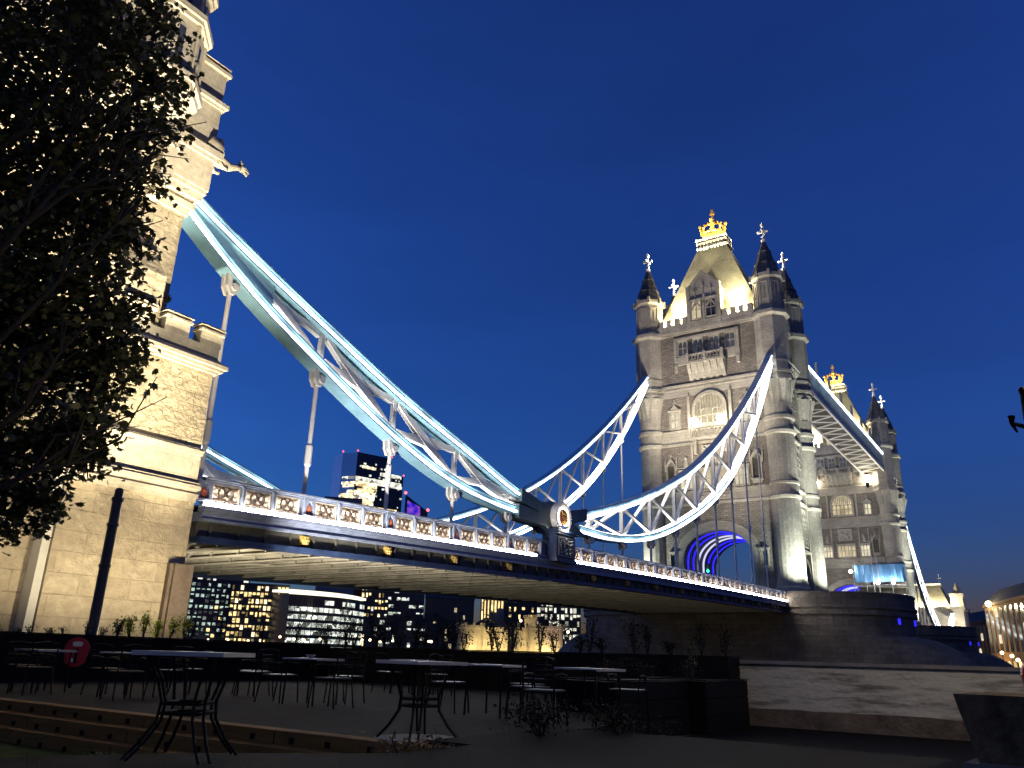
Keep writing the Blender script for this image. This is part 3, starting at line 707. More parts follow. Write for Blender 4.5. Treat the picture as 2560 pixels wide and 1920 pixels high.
    for x in (-5.0, -6.6): 
        k.box(x-.28, YU-1.0, 12.0, x+.28, YU-.1, 13.7); k.box(x-.22, YU-.8, 11.6, x+.22, YU-.1, 12.0); k.box(x-.36, YU-1.1, 13.7, x+.36, YU-.1, 13.9)
    k.build('corbelled_cornice', 'ashlar_fine', t)
    s = MB(); s.box(-11.5, YU-.5, 15.0, XU+.5, 10.5, 16.9); s.build('parapet_wall', 'ashlar_fine', t)
    k = MB()
    k.box(-11.6, YU-.58, 16.9, XU+.58, 10.5, 17.02); k.box(-11.6, YU-.72, 17.02, XU+.72, 10.5, 17.2); k.prism([(-11.6,YU-.72),(XU+.72,YU-.72),(XU+.72,10.5),(-11.6,10.5)], 17.2, 17.35, [(-11.6,YU-.5),(XU+.5,YU-.5),(XU+.5,10.5),(-11.6,10.5)])
    xe = XU+.5
    k.box(-11.5, YU-.45, 17.35, xe-.0, YU+.05, 17.8); k.box(-11.5, YU-.52, 17.8, xe-1.55, YU+.12, 17.9); k.box(-11.5, YU-.5, 18.02, xe-1.55, YU+.1, 18.14); k.box(-11.5, YU-.45, 17.9, xe-1.55, YU+.05, 18.02)
    k.box(xe-1.55, YU-.45, 17.8, xe+.02, YU+.05, 18.7); k.box(xe-1.62, YU-.6, 18.7, xe+.17, YU+.15, 18.86); k.box(xe-1.55, YU-.45, 18.86, xe+.02, YU+.05, 19.05); k.prism([(xe-1.62,YU-.58),(xe+.14,YU-.58),(xe+.14,YU+.15),(xe-1.62,YU+.15)], 19.05, 19.2, [(xe-1.5,YU-.35),(xe,YU-.35),(xe,YU),(xe-1.5,YU)])
    k.box(xe-.5, YU+.05, 17.35, xe, 10.5, 17.8)
    for y in (-8.6, -6.4, -4.2): k.box(xe-.5, y, 17.8, xe, y+1.2, 18.7)
    k.build('battlement', 'ashlar_fine', t)
    # octagonal stair turret
    c0 = (-5.95, -10.75); o = MB(); oc = lambda r: octa(r, c0)
    o.prism(oc(.9), 14.6, 15.8, oc(1.75)); o.prism(oc(1.85), 15.8, 16.1); o.prism(oc(1.98), 16.1, 16.4); o.prism(oc(1.7), 16.4, 18.9)
    o.prism(oc(1.85), 18.9, 19.1); o.prism(oc(1.98), 19.1, 19.35); o.prism(oc(1.6), 19.35, 21.0); o.prism(oc(1.75), 21.0, 21.2); o.prism(oc(1.9), 21.2, 21.4)
    for kk in range(8):
        a = R_(22.5+45*kk); o.tube([(c0[0]+1.7*math.cos(a), c0[1]+1.7*math.sin(a), 16.4), (c0[0]+1.7*math.cos(a), c0[1]+1.7*math.sin(a), 18.9)], .09, 6)
    to = o.build('turret', 'ashlar_fine', t)
    sp = MB(); sp.prism(oc(1.75), 21.4, 22.6, oc(1.3)); sp.prism(oc(1.3), 22.6, 26, oc(.2)); sp.build('turret_roof', 'spire', to)
    d = MB()
    for kk in (6, 7, 0): 
        a = R_(45*kk); ux, uy = math.cos(a), math.sin(a); d.T = Matrix(((-uy, ux, 0, c0[0]), (ux, uy, 0, c0[1]), (0,0,1,0), (0,0,0,1))); abox(d, -.14, .14, 1.4, 1.585, 17.0, 18.4); d.build('slit_window', 'pane_dark', to); d2 = MB(); d2.T = d.T; abox(d2, -.16, .16, 1.3, 1.5, 19.7, 20.6); d2.build('slit_window', 'pane_dark', to); d = MB()
    
    # gargoyle on the north-east corner
    e = MB(); gx, gy, gz = XU+.55, YU-.35, 14.65
    e.tube([(gx-.9,gy,gz+.05),(gx-.3,gy-.05,gz+.1),(gx+.3,gy-.1,gz-.02),(gx+.75,gy-.12,gz-.05),(gx+1.05,gy-.13,gz+.12),(gx+1.3,gy-.13,gz+.22)], [.28,.34,.3,.2,.15,.13], 8)
    e.ball((gx+1.42,gy-.13,gz+.24), .2, 8, .8); e.tube([(gx+1.45,gy-.13,gz+.28),(gx+1.75,gy-.13,gz+.2)], [.13,.06], 6); e.tube([(gx+1.45,gy-.13,gz+.16),(gx+1.68,gy-.13,gz+.02)], [.09,.05], 6)
    e.tube([(gx+1.35,gy-.2,gz+.36),(gx+1.22,gy-.22,gz+.55)], [.07,.02], 5); e.tube([(gx+1.35,gy-.06,gz+.36),(gx+1.22,gy-.04,gz+.55)], [.07,.02], 5)
    for sg in (-1, 1):
        e.add([(gx-.5,gy+sg*.15,gz+.3),(gx+.35,gy+sg*.2,gz+.15),(gx+.15,gy+sg*.3,gz+.85),(gx-.35,gy+sg*.35,gz+.7),(gx-.5,gy+sg*.28,gz+.3),(gx+.35,gy+sg*.34,gz+.15),(gx+.15,gy+sg*.4,gz+.85),(gx-.35,gy+sg*.45,gz+.7)],
              [(0,1,2,3),(7,6,5,4),(0,4,5,1),(1,5,6,2),(2,6,7,3),(3,7,4,0)])
        e.tube([(gx+.1,gy+sg*.25,gz-.1),(gx+.35,gy+sg*.3,gz-.35),(gx+.6,gy+sg*.28,gz-.3)], [.13,.1,.08], 6)
    e.build('gargoyle', 'ashlar_fine', t, smooth=True)
    return t
build_abutment()
for x, p1, p2 in ((-2.6, 1500, 9000), (-5.6, 1500, 9000), (-9.5, 1300, 6000)):
    lamp_spot((x, -15.3, -5.2), (x+.2, -11.7, 0.5), p1*1.0, (1, .87, .63), 110, 1.0, .15)
    lamp_spot((x-.2, -15.3, -5.2), (x-.6, -10.6, 13.5), p2*2.0, (1, .88, .64), 50, 1.0, .15)
for x in (-6.0, -10.0): lamp_spot((x, -22.0, -5.4), (x-1.6, -10.5, 14.5), 66000, (1, .90, .70), 34, .7, .15)
lamp_spot((.2, -6.0, -5.2), (22, 0, -.5), 10500, (1, .91, .72), 100, 1.0, .4)  # added spot, stands in for floodlight spill under the deck
lamp_spot((-6.0, -22.0, -5.4), (-4.4, -11.7, 6.4), 11000, (1, .88, .64), 30, .9, .15)
lamp_point((-5.6, -15.5, -4.5), 45, (1, .86, .5), .15)  # added point light, backlights the shrubs the floods miss
lamp_spot((2.0, -13.5, -5.0), (15, -9.3, 7.5), 16000, (1, .96, .92), 75, 1.0, .3)

# ================================================================== side-span deck
def build_deck():
    t = thing('bridge_deck', 'side span deck with blue fascia girder and buff cross girders underneath', 'bridge deck', (40, 0, 0))
    xs = [i*BAY/2 for i in range(31)]
    xs = [x for x in xs if x <= 82.4]
    YE = -9.75
    def run(dt, db, y0, y1): return ([(x, ztop(x)+dt) for x in xs], [(x, ztop(x)+db) for x in xs], y0, y1)
    a = MB(); a.strip(*run(-1.12, -1.4, -9.55, 9.55)); a.build('roadway', 'asphalt', t)
    for sy in (-1, 1):
        f = MB()
        for dt, db, o in ((-1.2,-1.32,.42),(-1.32,-1.42,.34),(-1.42,-1.66,.26),(-1.66,-1.76,.36)):
            y0, y1 = sorted((sy*9.3, sy*(9.75+o-.15))); f.strip(*run(dt, db, y0, y1))
        f.build('fascia', 'blue_grey', t)
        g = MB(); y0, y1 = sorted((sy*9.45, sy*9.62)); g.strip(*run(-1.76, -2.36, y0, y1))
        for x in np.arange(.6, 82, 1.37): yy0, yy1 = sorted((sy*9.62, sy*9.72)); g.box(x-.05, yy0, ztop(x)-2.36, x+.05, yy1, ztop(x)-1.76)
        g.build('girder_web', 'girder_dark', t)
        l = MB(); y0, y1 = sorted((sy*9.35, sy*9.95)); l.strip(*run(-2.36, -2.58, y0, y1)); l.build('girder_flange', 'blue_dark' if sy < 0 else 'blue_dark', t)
    # buff cross girders and stringers
    n = 0
    for x in np.arange(.9, 81.5, 2.743):
        z = ztop(x); c = MB(); c.box(x-.07, -9.35, z-2.35, x+.07, 9.35, z-1.4); c.box(x-.24, -9.35, z-2.43, x+.24, 9.35, z-2.35)
        for y in np.arange(-8.4, 8.5, 2.1): c.box(x-.2, y-.05, z-2.35, x+.2, y+.05, z-1.5)
        c.build('cross_girder', 'girder_buff', t)
    s = MB()
    for y in np.arange(-7.35, 7.4, 2.1): s.strip(*run(-1.55, -2.0, y-.06, y+.06)); s.strip(*run(-2.0, -2.06, y-.16, y+.16))
    s.strip(*run(-1.42, -1.5, -9.3, 9.3)); s.build('stringers', 'girder_buff', t)
    # diagonal wind bracing
    d = MB()
    for i, x in enumerate(np.arange(.9, 79, 5.486)):
        z = ztop(x)-2.2; d.bar((x,-9.2,z),(x+5.4,0,z+.1),.16,.1); d.bar((x+5.4,0,z+.1),(x,9.2,z),.16,.1)
    d.build('wind_bracing', 'girder_buff', t)
    for k in range(1, 15):                       # gilded bosses on the girder
        x = k*BAY
        if k == 5: continue
        b = MB(); z = ztop(x)-2.02; b.box(x-.2, -9.80, z-.2, x+.2, -9.62, z+.2)
        for q in range(6): b.ball((x+.13*math.cos(q*1.047), -9.82, z+.13*math.sin(q*1.047)), .07, 6)
        b.ball((x, -9.84, z), .09, 6); b.build('boss', 'gold_dull', t)
    l = MB()
    l.strip([(x, ztop(x)-1.02) for x in xs if x < 26], [(x, ztop(x)-1.14) for x in xs if x < 26], -9.98, -9.86)
    xr = [29.0]+[x for x in xs if x > 29.2]; l.strip([(x, ztop(x)-1.02) for x in xr], [(x, ztop(x)-1.14) for x in xr], -9.98, -9.86)
    l.build('light_strip', 'led_deck', t)
    return t
build_deck()

# ================================================================== parapets
def panel_mesh(pw, ph):
    """cream quatrefoil relief behind an interlaced dark lattice; local x 0..pw, z 0..ph, y=0 front"""
    cr = MB(); cr.box(-.06,-.03,-.06,pw+.06,.05,0); cr.box(-.06,-.03,ph,pw+.06,.05,ph+.06); cr.box(-.06,-.03,0,0,.05,ph); cr.box(pw,-.03,0,pw+.06,.05,ph); cr.box(0,.03,0,pw,.06,ph)
    for i in range(4):
        for j in range(2): cr.lathe([(.19, 0), (.17, .05), (.02, .075)], 10, (0, 0)) if False else cr.add(*flower((i+.5)*pw/4, (j+.5)*ph/2, .19))
    la = MB(); y0, y1 = -.045, .03; wd = .012
    def curve(pts):
        for (a, b), (c, d) in zip(pts, pts[1:]):
            l = math.hypot(c-a, d-b); nx, nz = -(d-b)/l*wd, (c-a)/l*wd; la.plate([(a+nx,b+nz),(c+nx,d+nz),(c-nx,d-nz),(a-nx,b-nz)], y0, y1)
    h = ph
    for (ca, cb) in ((0, 0), (pw, 0), (0, ph), (pw, ph)):
        sx = 1 if ca == 0 else -1; sz = 1 if cb == 0 else -1
        curve([(ca+sx*pw*.62*math.sin(R_(t)), cb+sz*h*.98*math.cos(R_(t))) for t in range(0, 91, 15)])
    curve([(pw/2+pw*.30*math.cos(R_(t)), ph/2+ph*.48*math.sin(R_(t))) for t in range(0, 361, 24)])
    return cr, la
def flower(x, z, r):
    n = 8; vs = [(x, -.03, z)]+[(x+r*(1 if k % 2 else .62)*math.cos(2*math.pi*k/n), .03, z+r*(1 if k % 2 else .62)*math.sin(2*math.pi*k/n)) for k in range(n)]
    return vs, [(0, 1+k, 1+(k+1) % n) for k in range(n)]
PX = []
def build_parapet(y, label, detailed, facing):
    t = thing('bridge_parapet', label, 'parapet', (40, y, 1.5), 'parapets of the side span')
    xs = [i*BAY/4 for i in range(61)]
    def run(xx, dt, db, y0, y1): return ([(x, ztop(x)+dt) for x in xx], [(x, ztop(x)+db) for x in xx], y0, y1)
    segs = [[x for x in xs if x <= 26.1]+[26.3], [29.0]+[x for x in xs if x >= 29.2]]
    r = MB(); b = MB()
    for sg in segs:
        r.strip(*run(sg, 0, -.07, y-.2, y+.2)); r.strip(*run(sg, -.07, -.14, y-.13, y+.13)); r.strip(*run(sg, -.14, -.24, y-.07, y+.07))
        b.strip(*run(sg, -.96, -1.12, y-.16, y+.16))
    r.build('top_rail', 'blue_grey', t); b.build('plinth', 'blue_grey', t)
    if not detailed:
        w = MB()
        for sg in segs: w.strip(*run(sg, -.2, -1.0, y-.05, y+.05))
        w.build('panel', 'panel_cream', t); return t
    bk = MB()
    for sg in segs: bk.strip(*run(sg, -.2, -1.0, y+.045, y+.12))
    bk.build('backing', 'blue_grey', t)
    cm, lm = panel_mesh(1.22, .60); cme = lme = None
    for k in range(15):
        x0 = k*BAY
        # wide niche pier at each bay line
        if k not in (5,):
            p = MB(); z = ztop(x0); p.box(x0-.34, y-.12, z-.98, x0-.2, y+.1, z-.16); p.box(x0+.2, y-.12, z-.98, x0+.34, y+.1, z-.16); p.box(x0-.2, y-.02, z-.98, x0+.2, y+.1, z-.16)
            p.plate([(x0-.2, z-.16), (x0-.2, z-.42), (x0, z-.22), (x0+.2, z-.42), (x0+.2, z-.16)], y-.11, y); p.box(x0-.36, y-.2, z-.99, x0+.36, y-.05, z-.9)
            po = p.build('niche_pier', 'blue_grey', t)
            s = MB(); s.plate([(x0-.1, z-.84), (x0+.1, z-.84), (x0+.11, z-.6), (x0, z-.42), (x0-.11, z-.6)], y-.08, y-.02); s.build('shield', 'shield', po)
        for j in range(3):
            px = x0+.42+j*1.6
            if 24.9 < px+.6 < 29.6 or px+1.2 > 82.2: continue
            zc = ztop(px+.61)-.9; sl = (ztop(px+1.22)-ztop(px))/1.22
            if cme is None:
                co = cm.build('panel', 'panel_cream'); cme = co.data; lo = lm.build('lattice', 'lattice'); lme = lo.data
            else:
                co = bpy.data.objects.new('panel', cme); COL.objects.link(co); lo = bpy.data.objects.new('lattice', lme); COL.objects.link(lo)
            co.parent = t; co.location = Vector((px, y-.05, zc))-Vector(t.location); co.rotation_euler = (0, -math.atan(sl), 0)
            lo.parent = co
            if j < 2:
                q = MB(); xx = px+1.41; z = ztop(xx); q.box(xx-.08, y-.15, z-.98, xx+.08, y+.08, z-.14); q.box(xx-.05, y-.19, z-.9, xx+.05, y-.12, z-.2); q.build('post', 'blue_grey', t)
    return t
build_parapet(-9.72, 'nearer parapet of the side span, cream lattice panels above a white light strip', True, -1)
build_parapet(9.72, 'parapet along the far edge of the side span, mostly hidden by the nearer one', False, 1)

# ================================================================== suspension chains
TOPL = [(-5.0,14.6),(-2.2,13.38),(0,12.5),(5.5,10.57),(11.2,8.66),(17.2,7.05),(23.3,5.45),(27.4,4.95)]
BOTL = [(-5.0,13.6),(-2.7,12.1),(0,10.42),(5.6,7.78),(11.2,5.58),(16.1,4.25),(22.3,3.66),(27.4,3.7)]
TOPR = [(27.4,4.95),(30,5.23),(37.4,7.1),(44.6,9.5),(52.4,12.75),(62.2,18.25),(71.2,24.5),(82.5,33.6),(86.5,37.2)]
BOTR = [(27.4,3.7),(30.7,3.75),(34.9,3.78),(42.4,4.7),(51.9,7.68),(61.2,12.0),(69.8,17.9),(78.9,26.6),(86.5,35.8)]
CH = .58
BOTL = [(x, z+.14) for x, z in BOTL]
def chain_geom(t, y, full=True, leds='led_chain', out=-1, dim=False, left=True):
    """one side-span chain: two curved chords each side of the pin, lattice, light strips, hangers"""
    def seg(TOP, BOT, x0, x1, nodes, nm):
        n = int((x1-x0)/1.2); xs = [x0+(x1-x0)*i/n for i in range(n+1)]
        zt = crom(TOP, xs); zb = crom(BOT, xs)
        # chords as riveted box girders: web with two flanges
        for which in ('top', 'bottom'):
            A = [(x, z) for x, z in zip(xs, zt)] if which == 'top' else [(x, z+CH) for x, z in zip(xs, zb)]
            off = lambda d: [(x, z-d) for x, z in A]
            c = MB()
            c.strip(off(0), off(.09), y-.42, y+.42); c.strip(off(.09), off(CH-.09), y-.28, y+.28); c.strip(off(CH-.09), off(CH), y-.40, y+.40)
            for x, z in A[::3]:
                for s in (-1, 1): y0, y1 = sorted((y+s*.28, y+s*.32)); c.box(x-.07, y0, z-CH+.09, x+.07, y1, z-.09)
            c.build(which+'_chord', 'teal', t)
            lo, hi = (x0+ (0 if left is False or nm == 'L' else 3.2)), (x1-(3.0 if nm == 'L' else 0))
            q = [(x, z) for x, z in A if lo-.01 <= x <= hi+.01]
            l = MB(); o = lambda d: [(x, z-d) for x, z in q]
            for s in ((-1, 1) if full else (-1,)):
                y0, y1 = sorted((y+s*.31, y+s*.42)); l.strip(o(.30), o(.30+(.11 if nm == 'L' else .20)), y0, y1)
            l.build('light_strip', leds, t)
            if (full or which == 'bottom') and (nm == 'R' or which == 'bottom'):
                l = MB()
                if which == 'top': l.strip(o(CH), o(CH+.05), y-.3, y+.3)
                else: l.strip(o(-.05), o(0), y-.3, y+.3)
                l.build('added_wash_strip', 'led_wash' if nm == 'R' else 'added_wash_soft', t)  # glowing strip added to brighten the lattice
        zi = lambda x: crom(TOP, [x])[0]-CH; bi = lambda x: crom(BOT, [x])[0]+CH
        for a, b in zip(nodes, nodes[1:]):
            ga, gb = zi(a)-bi(a), zi(b)-bi(b)
            if max(ga, gb) < .35: continue
            m = MB(); wd = .34
            if nm == 'R':
                if ga > .5: m.bar((a, y, bi(a)-.1), (a, y, zi(a)+.1), .30, .30); m.box(a-.3, y-.17, zi(a)-.35, a+.3, y+.17, zi(a)+.05); m.box(a-.3, y-.17, bi(a)-.05, a+.3, y+.17, bi(a)+.35)
                m.bar((a+.2, y-.1, zi(a)), (b-.2, y-.1, bi(b)), .16, .30, (0,1,0)); m.bar((a+.2, y+.1, bi(a)), (b-.2, y+.1, zi(b)), .16, .30, (0,1,0))
            else:
                # cast X with swollen crossing and bowed ends, as on the short links
                xm = (a+b)/2; zm = ((zi(a)+bi(a))+(zi(b)+bi(b)))/4
                for yw, ((xa, za), (xb, zb2)) in zip((.16, .13), (((a+.25, zi(a)-.02), (b-.25, bi(b)+.02)), ((a+.25, bi(a)+.02), (b-.25, zi(b)-.02)))):
                    P = [(xa, za), (xa*.7+xm*.3, za*.62+zm*.38), (xm, zm), (xb*.7+xm*.3, zb2*.62+zm*.38), (xb, zb2)]
                    hmx = max(.3, (ga+gb)/2); Wd = [.22, .15, min(.32, hmx*.2), .15, .22]
                    up = []; dn = []
                    for (px, pz), w_ in zip(P, Wd): up.append((px, pz+w_)); dn.append((px, pz-w_))
                    m.strip(up, dn, y-yw, y+yw)
                if ga > .4: m.bar((a, y, bi(a)-.1), (a, y, zi(a)+.1), .24, .24)
            m.build('brace', 'white_paint', t)
    if left: seg(TOPL, BOTL, -5.0, 27.4, [BAY*k for k in range(0, 6)], 'L')
    seg(TOPR, BOTR, 27.4, 86.3, [BAY*k for k in range(5, 16)], 'R')
    if left:
        xs = [-5+.65*k for k in range(12)]; w = MB(); w.strip([(x, crom(TOPL,[x])[0]-.4) for x in xs], [(x, crom(BOTL,[x])[0]+.4) for x in xs], y-.24, y+.24); w.build('end_plate', 'teal', t)
    # pin joint: dark flared plates and gilded drum
    p = MB()
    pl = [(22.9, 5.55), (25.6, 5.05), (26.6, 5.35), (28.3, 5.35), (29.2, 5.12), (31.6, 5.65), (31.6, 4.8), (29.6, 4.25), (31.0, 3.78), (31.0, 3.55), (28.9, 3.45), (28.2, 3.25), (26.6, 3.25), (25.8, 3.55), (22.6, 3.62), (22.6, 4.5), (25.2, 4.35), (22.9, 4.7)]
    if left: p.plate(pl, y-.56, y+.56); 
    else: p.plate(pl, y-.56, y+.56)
    p.build('joint_plate', 'teal_dark', t)  # teal darkened in colour, as no light strip reaches these plates
    if full:
        XP, ZP = 27.45, 4.35
        def disc(mb, r0, r1, ya, yb, n=28):
            o = [(XP+r1*math.cos(2*math.pi*k/n), ZP+r1*math.sin(2*math.pi*k/n)) for k in range(n)]
            if r0 <= 0: mb.plate(o, ya, yb); return
            i = [(XP+r0*math.cos(2*math.pi*k/n), ZP+r0*math.sin(2*math.pi*k/n)) for k in range(n)]
            for k in range(n): mb.plate([o[k], o[(k+1)%n], i[(k+1)%n], i[k]], ya, yb)
        d = MB(); disc(d, 0, 1.02, y-.9, y-.5); disc(d, .84, 1.06, y-1.02, y-.9)
        for k in range(28): a = 2*math.pi*k/28; d.ball((XP+.95*math.cos(a), y-1.04, ZP+.95*math.sin(a)), .06, 6)
        dr = d.build('pin_drum', 'white_paint', t)
        b = MB(); disc(b, 0, .52, y-1.04, y-.9); b.build('boss', plain('red_brown_enamel', (.16, .03, .015), .4, noise=.4, scale=5), dr)
        g = MB()
        for k in range(38):
            a = random.uniform(0, 6.283); r = .48*math.sqrt(random.random()); g.ball((XP+r*math.cos(a), y-1.05, ZP+r*math.sin(a)), random.uniform(.035, .06), 6)
        g.build('gilding', 'gold', dr)
        lr = MB(); disc(lr, .60, .66, y-.98, y-.95); lr.build('light_ring', 'led_wash', dr); lamp_point((XP, y-1.5, ZP-.9), 60 if y < 0 else 0, (1, .97, .85), .1)  # point light added to brighten the lower drum, no fitting there
    # hangers with forked heads
    for k in list(range(0, 5) if left else [])+list(range(6, 15)):
        x = k*BAY; zb = crom(BOTL if x < 27.4 else BOTR, [x])[0]; z1 = ztop(x)
        h = MB()
        if zb-z1 > .4:
            sc = min(1, (zb-z1)/1.6)
            h.plate([(x-.36, zb+.24), (x-.32, zb-.36*sc), (x-.12, zb-.7*sc), (x+.12, zb-.7*sc), (x+.30, zb-.3*sc), (x+.33, zb+.05), (x+.15, zb+.02), (x-.1, zb-.2*sc), (x-.17, zb+.24)], y-.24, y-.1)
            h.plate([(x-.36, zb+.24), (x-.32, zb-.36*sc), (x-.12, zb-.7*sc), (x+.12, zb-.7*sc), (x+.30, zb-.3*sc), (x+.33, zb+.05), (x+.15, zb+.02), (x-.1, zb-.2*sc), (x-.17, zb+.24)], y+.1, y+.24)
            h.box(x-.5, y-.5, zb-.02, x+.5, y+.5, zb+.06) if False else None
            cyl = [(x+.18*math.cos(2*math.pi*q/12)+.05, zb-.36*sc+.18*math.sin(2*math.pi*q/12)) for q in range(12)]; h.plate(cyl, y-.34, y+.34)
            if zb-.6*sc > z1+.3: h.tube([(x, y, zb-.6*sc), (x, y, z1-.1)], .105 if x < 27 else .10, 10)
            if zb-z1 > 3: zz = z1+ (1.5 if x < 27 else (zb-z1)*.38); h.tube([(x, y, zz-.1), (x, y, zz), (x, y, zz+.9), (x, y, zz+1.0)], [.11,.165,.165,.11], 8)
        else: h.plate([(x-.3, zb+.2), (x-.2, z1-.1), (x+.2, z1-.1), (x+.3, zb+.2)], y-.2, y+.2)
        h.build('hanger', 'white_paint', t)
near_chain = thing('suspension_chain', 'nearer suspension chain with bright white light strips, sagging from abutment to near tower', 'suspension chain', (27.4, -YC, 3.0), 'suspension chains of the bridge')
chain_geom(near_chain, -YC)
far_chain = thing('suspension_chain', 'suspension chain on the far side of the deck, partly hidden by the parapet', 'suspension chain', (27.4, YC, 3.0), 'suspension chains of the bridge')
chain_geom(far_chain, YC, full=False)
# north span: the same chain mirrored about mid-river
XM = XT+DX2/2
north = copy_tree(near_chain); north['label'] = 'suspension chain of the north span, steep glowing lines right of the far tower'
north.location.x = 2*XM-27.4; north.scale = (-1, 1, 1)
# pedestal under the pin
def pedestal(y, label):
    t = thing('chain_pedestal', label, 'pedestal', (27.6, y, ztop(27.6)-1.2), 'pedestals under the chain joints')
    b = MB(); z = ztop(27.6)-1.1; b.box(26.35, y-.55, z-.1, 28.85, y+.55, z+1.55); b.box(26.25, y-.68, z+1.55, 28.95, y+.68, z+1.7); b.box(26.15, y-.78, z+1.7, 29.05, y+.78, z+1.85); b.box(26.25, y-.65, z-.25, 28.95, y+.65, z)
    b.box(26.9, y-.45, z+1.85, 28.3, y+.45, z+2.2); b.build('body', 'blue_dark', t)
    if y < 0:
        r = MB(); r.box(26.55, y-.62, z+.12, 26.68, y-.55, z+1.42); r.box(28.5, y-.62, z+.12, 28.63, y-.55, z+1.42); r.box(26.68, y-.62, z+.12, 28.5, y-.55, z+.2); r.box(26.68, y-.62, z+1.34, 28.5, y-.55, z+1.42)
        rr = random.Random(5)
        for q in range(60): r.ball((27.6+rr.uniform(-.8, .8), y-.56, z+.3+rr.uniform(0, .95)), rr.uniform(.05, .14), 6)
        r.build('relief', plain('dark_silver_paint', (.16, .16, .17), .4, metal=.3, noise=.3), t)
pedestal(-9.9, 'dark blue pedestal with relief panel under the near chain joint'); pedestal(9.9, 'pedestal on the far side of the deck, hidden behind the near parapet')

# ================================================================== high-level walkways
def walkway(y0, y1, label):
    t = thing('high_walkway', label, 'walkway', (XM, (y0+y1)/2, 36.8), 'high walkways between the towers')
    xa, xb = XT+FX-.3, XT+DX2-FX+.3
    f = MB()
    for y in (y0, y1): s = .16; f.box(xa, y-s, 36.75, xb, y+s, 37.25); f.box(xa, y-.1, 40.6, xb, y+.1, 41.0)
    fl = MB(); fl.box(xa, y0+.2, 37.25, xb, y1-.2, 37.45); fl.build('floor', 'girder_dark', t)
    for i, x in enumerate(np.arange(xa+1, xb-4.5, 4.4)): f.bar((x, y0+.1, 36.9), (x+2.2, y1-.1, 36.9), .26, .14); f.bar((x+2.2, y1-.1, 36.9), (x+4.4, y0+.1, 36.9), .26, .14)
    f.build('floor_frame', 'white_paint', t)
    r = MB(); r.box(xa, y0+.12, 41.0, xb, y1-.12, 41.3); r.plate([(y0-.1, 41.3), (y1+.1, 41.3), ((y0+y1)/2, 42.3)], xa, xb, 'x'); r.build('roof', 'teal_dark', t)
    g = MB()
    for y in (y0, y1):
        g.box(xa, y-.05, 37.25, xb, y+.05, 38.5)
        for x in np.arange(xa, xb, 1.3): g.box(x, y-.14, 37.3, x+.12, y+.14, 40.6)
    g.build('side_lattice', 'blue_grey', t)
    p = MB(); p.box(xa, y0+.06, 38.5, xb, y0+.12, 40.6); p.box(xa, y1-.12, 38.5, xb, y1-.06, 40.6); p.build('glazing', lit_window('walkway_glazing', (.35, .75, 1.0), .5, .6, .2), t)
    l = MB(); l.box(xa, y0-.3, 40.62, xb, y0-.16, 41.05); l.build('light_strip', 'led_soft', t)
    for x in np.arange(xa+4, xb, 9): ties = MB(); ties.tube([(x, y0-.1, 40.6), (x, y0-.1, 43.6)], .22, 8); ties.build('post', 'blue_grey', t)
walkway(-9.75, -5.2, 'high walkway nearer the viewer, lattice underside and white light band')
lamp_spot((XT+9, -13, 4.5), (XM+8, -7.5, 37), 50000, (.95, .93, 1.0), 70, 1.0, .6)  # added spot, brightens the underside of the walkway
lamp_spot((XT+DX2-10, -12, 5), (XM+15, -7.5, 37), 50000, (1, .93, .82), 80, 1.0, .6)  # second spot added for the walkway underside
walkway(5.2, 9.75, 'farther high walkway glimpsed behind the near tower')
# ================================================================== ground, river
def sheet(name, x0, y0, x1, y1, z, mat, kind='structure', nx=1, ny=1):
    m = MB(); m.add([(x0,y0,z),(x1,y0,z),(x1,y1,z),(x0,y1,z)], [(0,1,2,3)]); o = m.build(name, mat, None); o['kind'] = kind; return o
wm, wnt, wb = nodes('river_water')
wb.inputs['Base Color'].default_value = (.012, .018, .024, 1); wb.inputs['Roughness'].default_value = .12
_tc = N(wnt, 'ShaderNodeTexCoord'); _n = N(wnt, 'ShaderNodeTexNoise', Scale=.35, Detail=4.0); wnt.links.new(_tc.outputs['Object'], _n.inputs['Vector'])
_b = N(wnt, 'ShaderNodeBump', Strength=.4, Distance=.3); wnt.links.new(_n.outputs[0], _b.inputs['Height']); wnt.links.new(_b.outputs[0], wb.inputs['Normal'])
sheet('river_water', 1.2, -1500, 262, 1500, ZWATER, wm)
gm = plain('city_ground', (.035, .035, .035), .9, noise=.3, scale=.05)
sheet('far_ground', 262, -3000, 4500, 4500, -5.5, gm)
sheet('near_ground', -3000, -3000, 1.2, 3000, ZLAWN-.02, gm)
g = MB(); g.box(261, -1500, -12, 262.0, 1500, -4.6); o = g.build('embankment_wall', 'pier', None); o['kind'] = 'structure'
# lawn, path, terrace
grass = plain('lawn_grass', (.035, .055, .010), .9, noise=.5, scale=3.0, bump=.6, bscale=40)
sheet('lawn', -40, -31.2, -12.36, -17, ZLAWN, grass)
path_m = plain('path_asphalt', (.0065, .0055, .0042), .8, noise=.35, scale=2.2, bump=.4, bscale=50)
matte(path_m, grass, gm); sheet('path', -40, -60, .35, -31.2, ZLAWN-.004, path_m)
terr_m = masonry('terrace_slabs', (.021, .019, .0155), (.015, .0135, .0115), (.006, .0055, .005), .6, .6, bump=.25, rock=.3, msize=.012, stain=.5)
matte(terr_m); tm = MB(); tm.prism([(-12.32,-16.3),(-12.32,-32.0),(-7.2,-32.0),(-5.5,-29.8),(.3,-29.8),(.3,-16.3)], ZLAWN-.3, ZTERR); tm.box(-24, -16.28, ZLAWN-.3, .3, -12.6, ZTERR-.02); o = tm.build('terrace', terr_m, None); o['kind'] = 'structure'
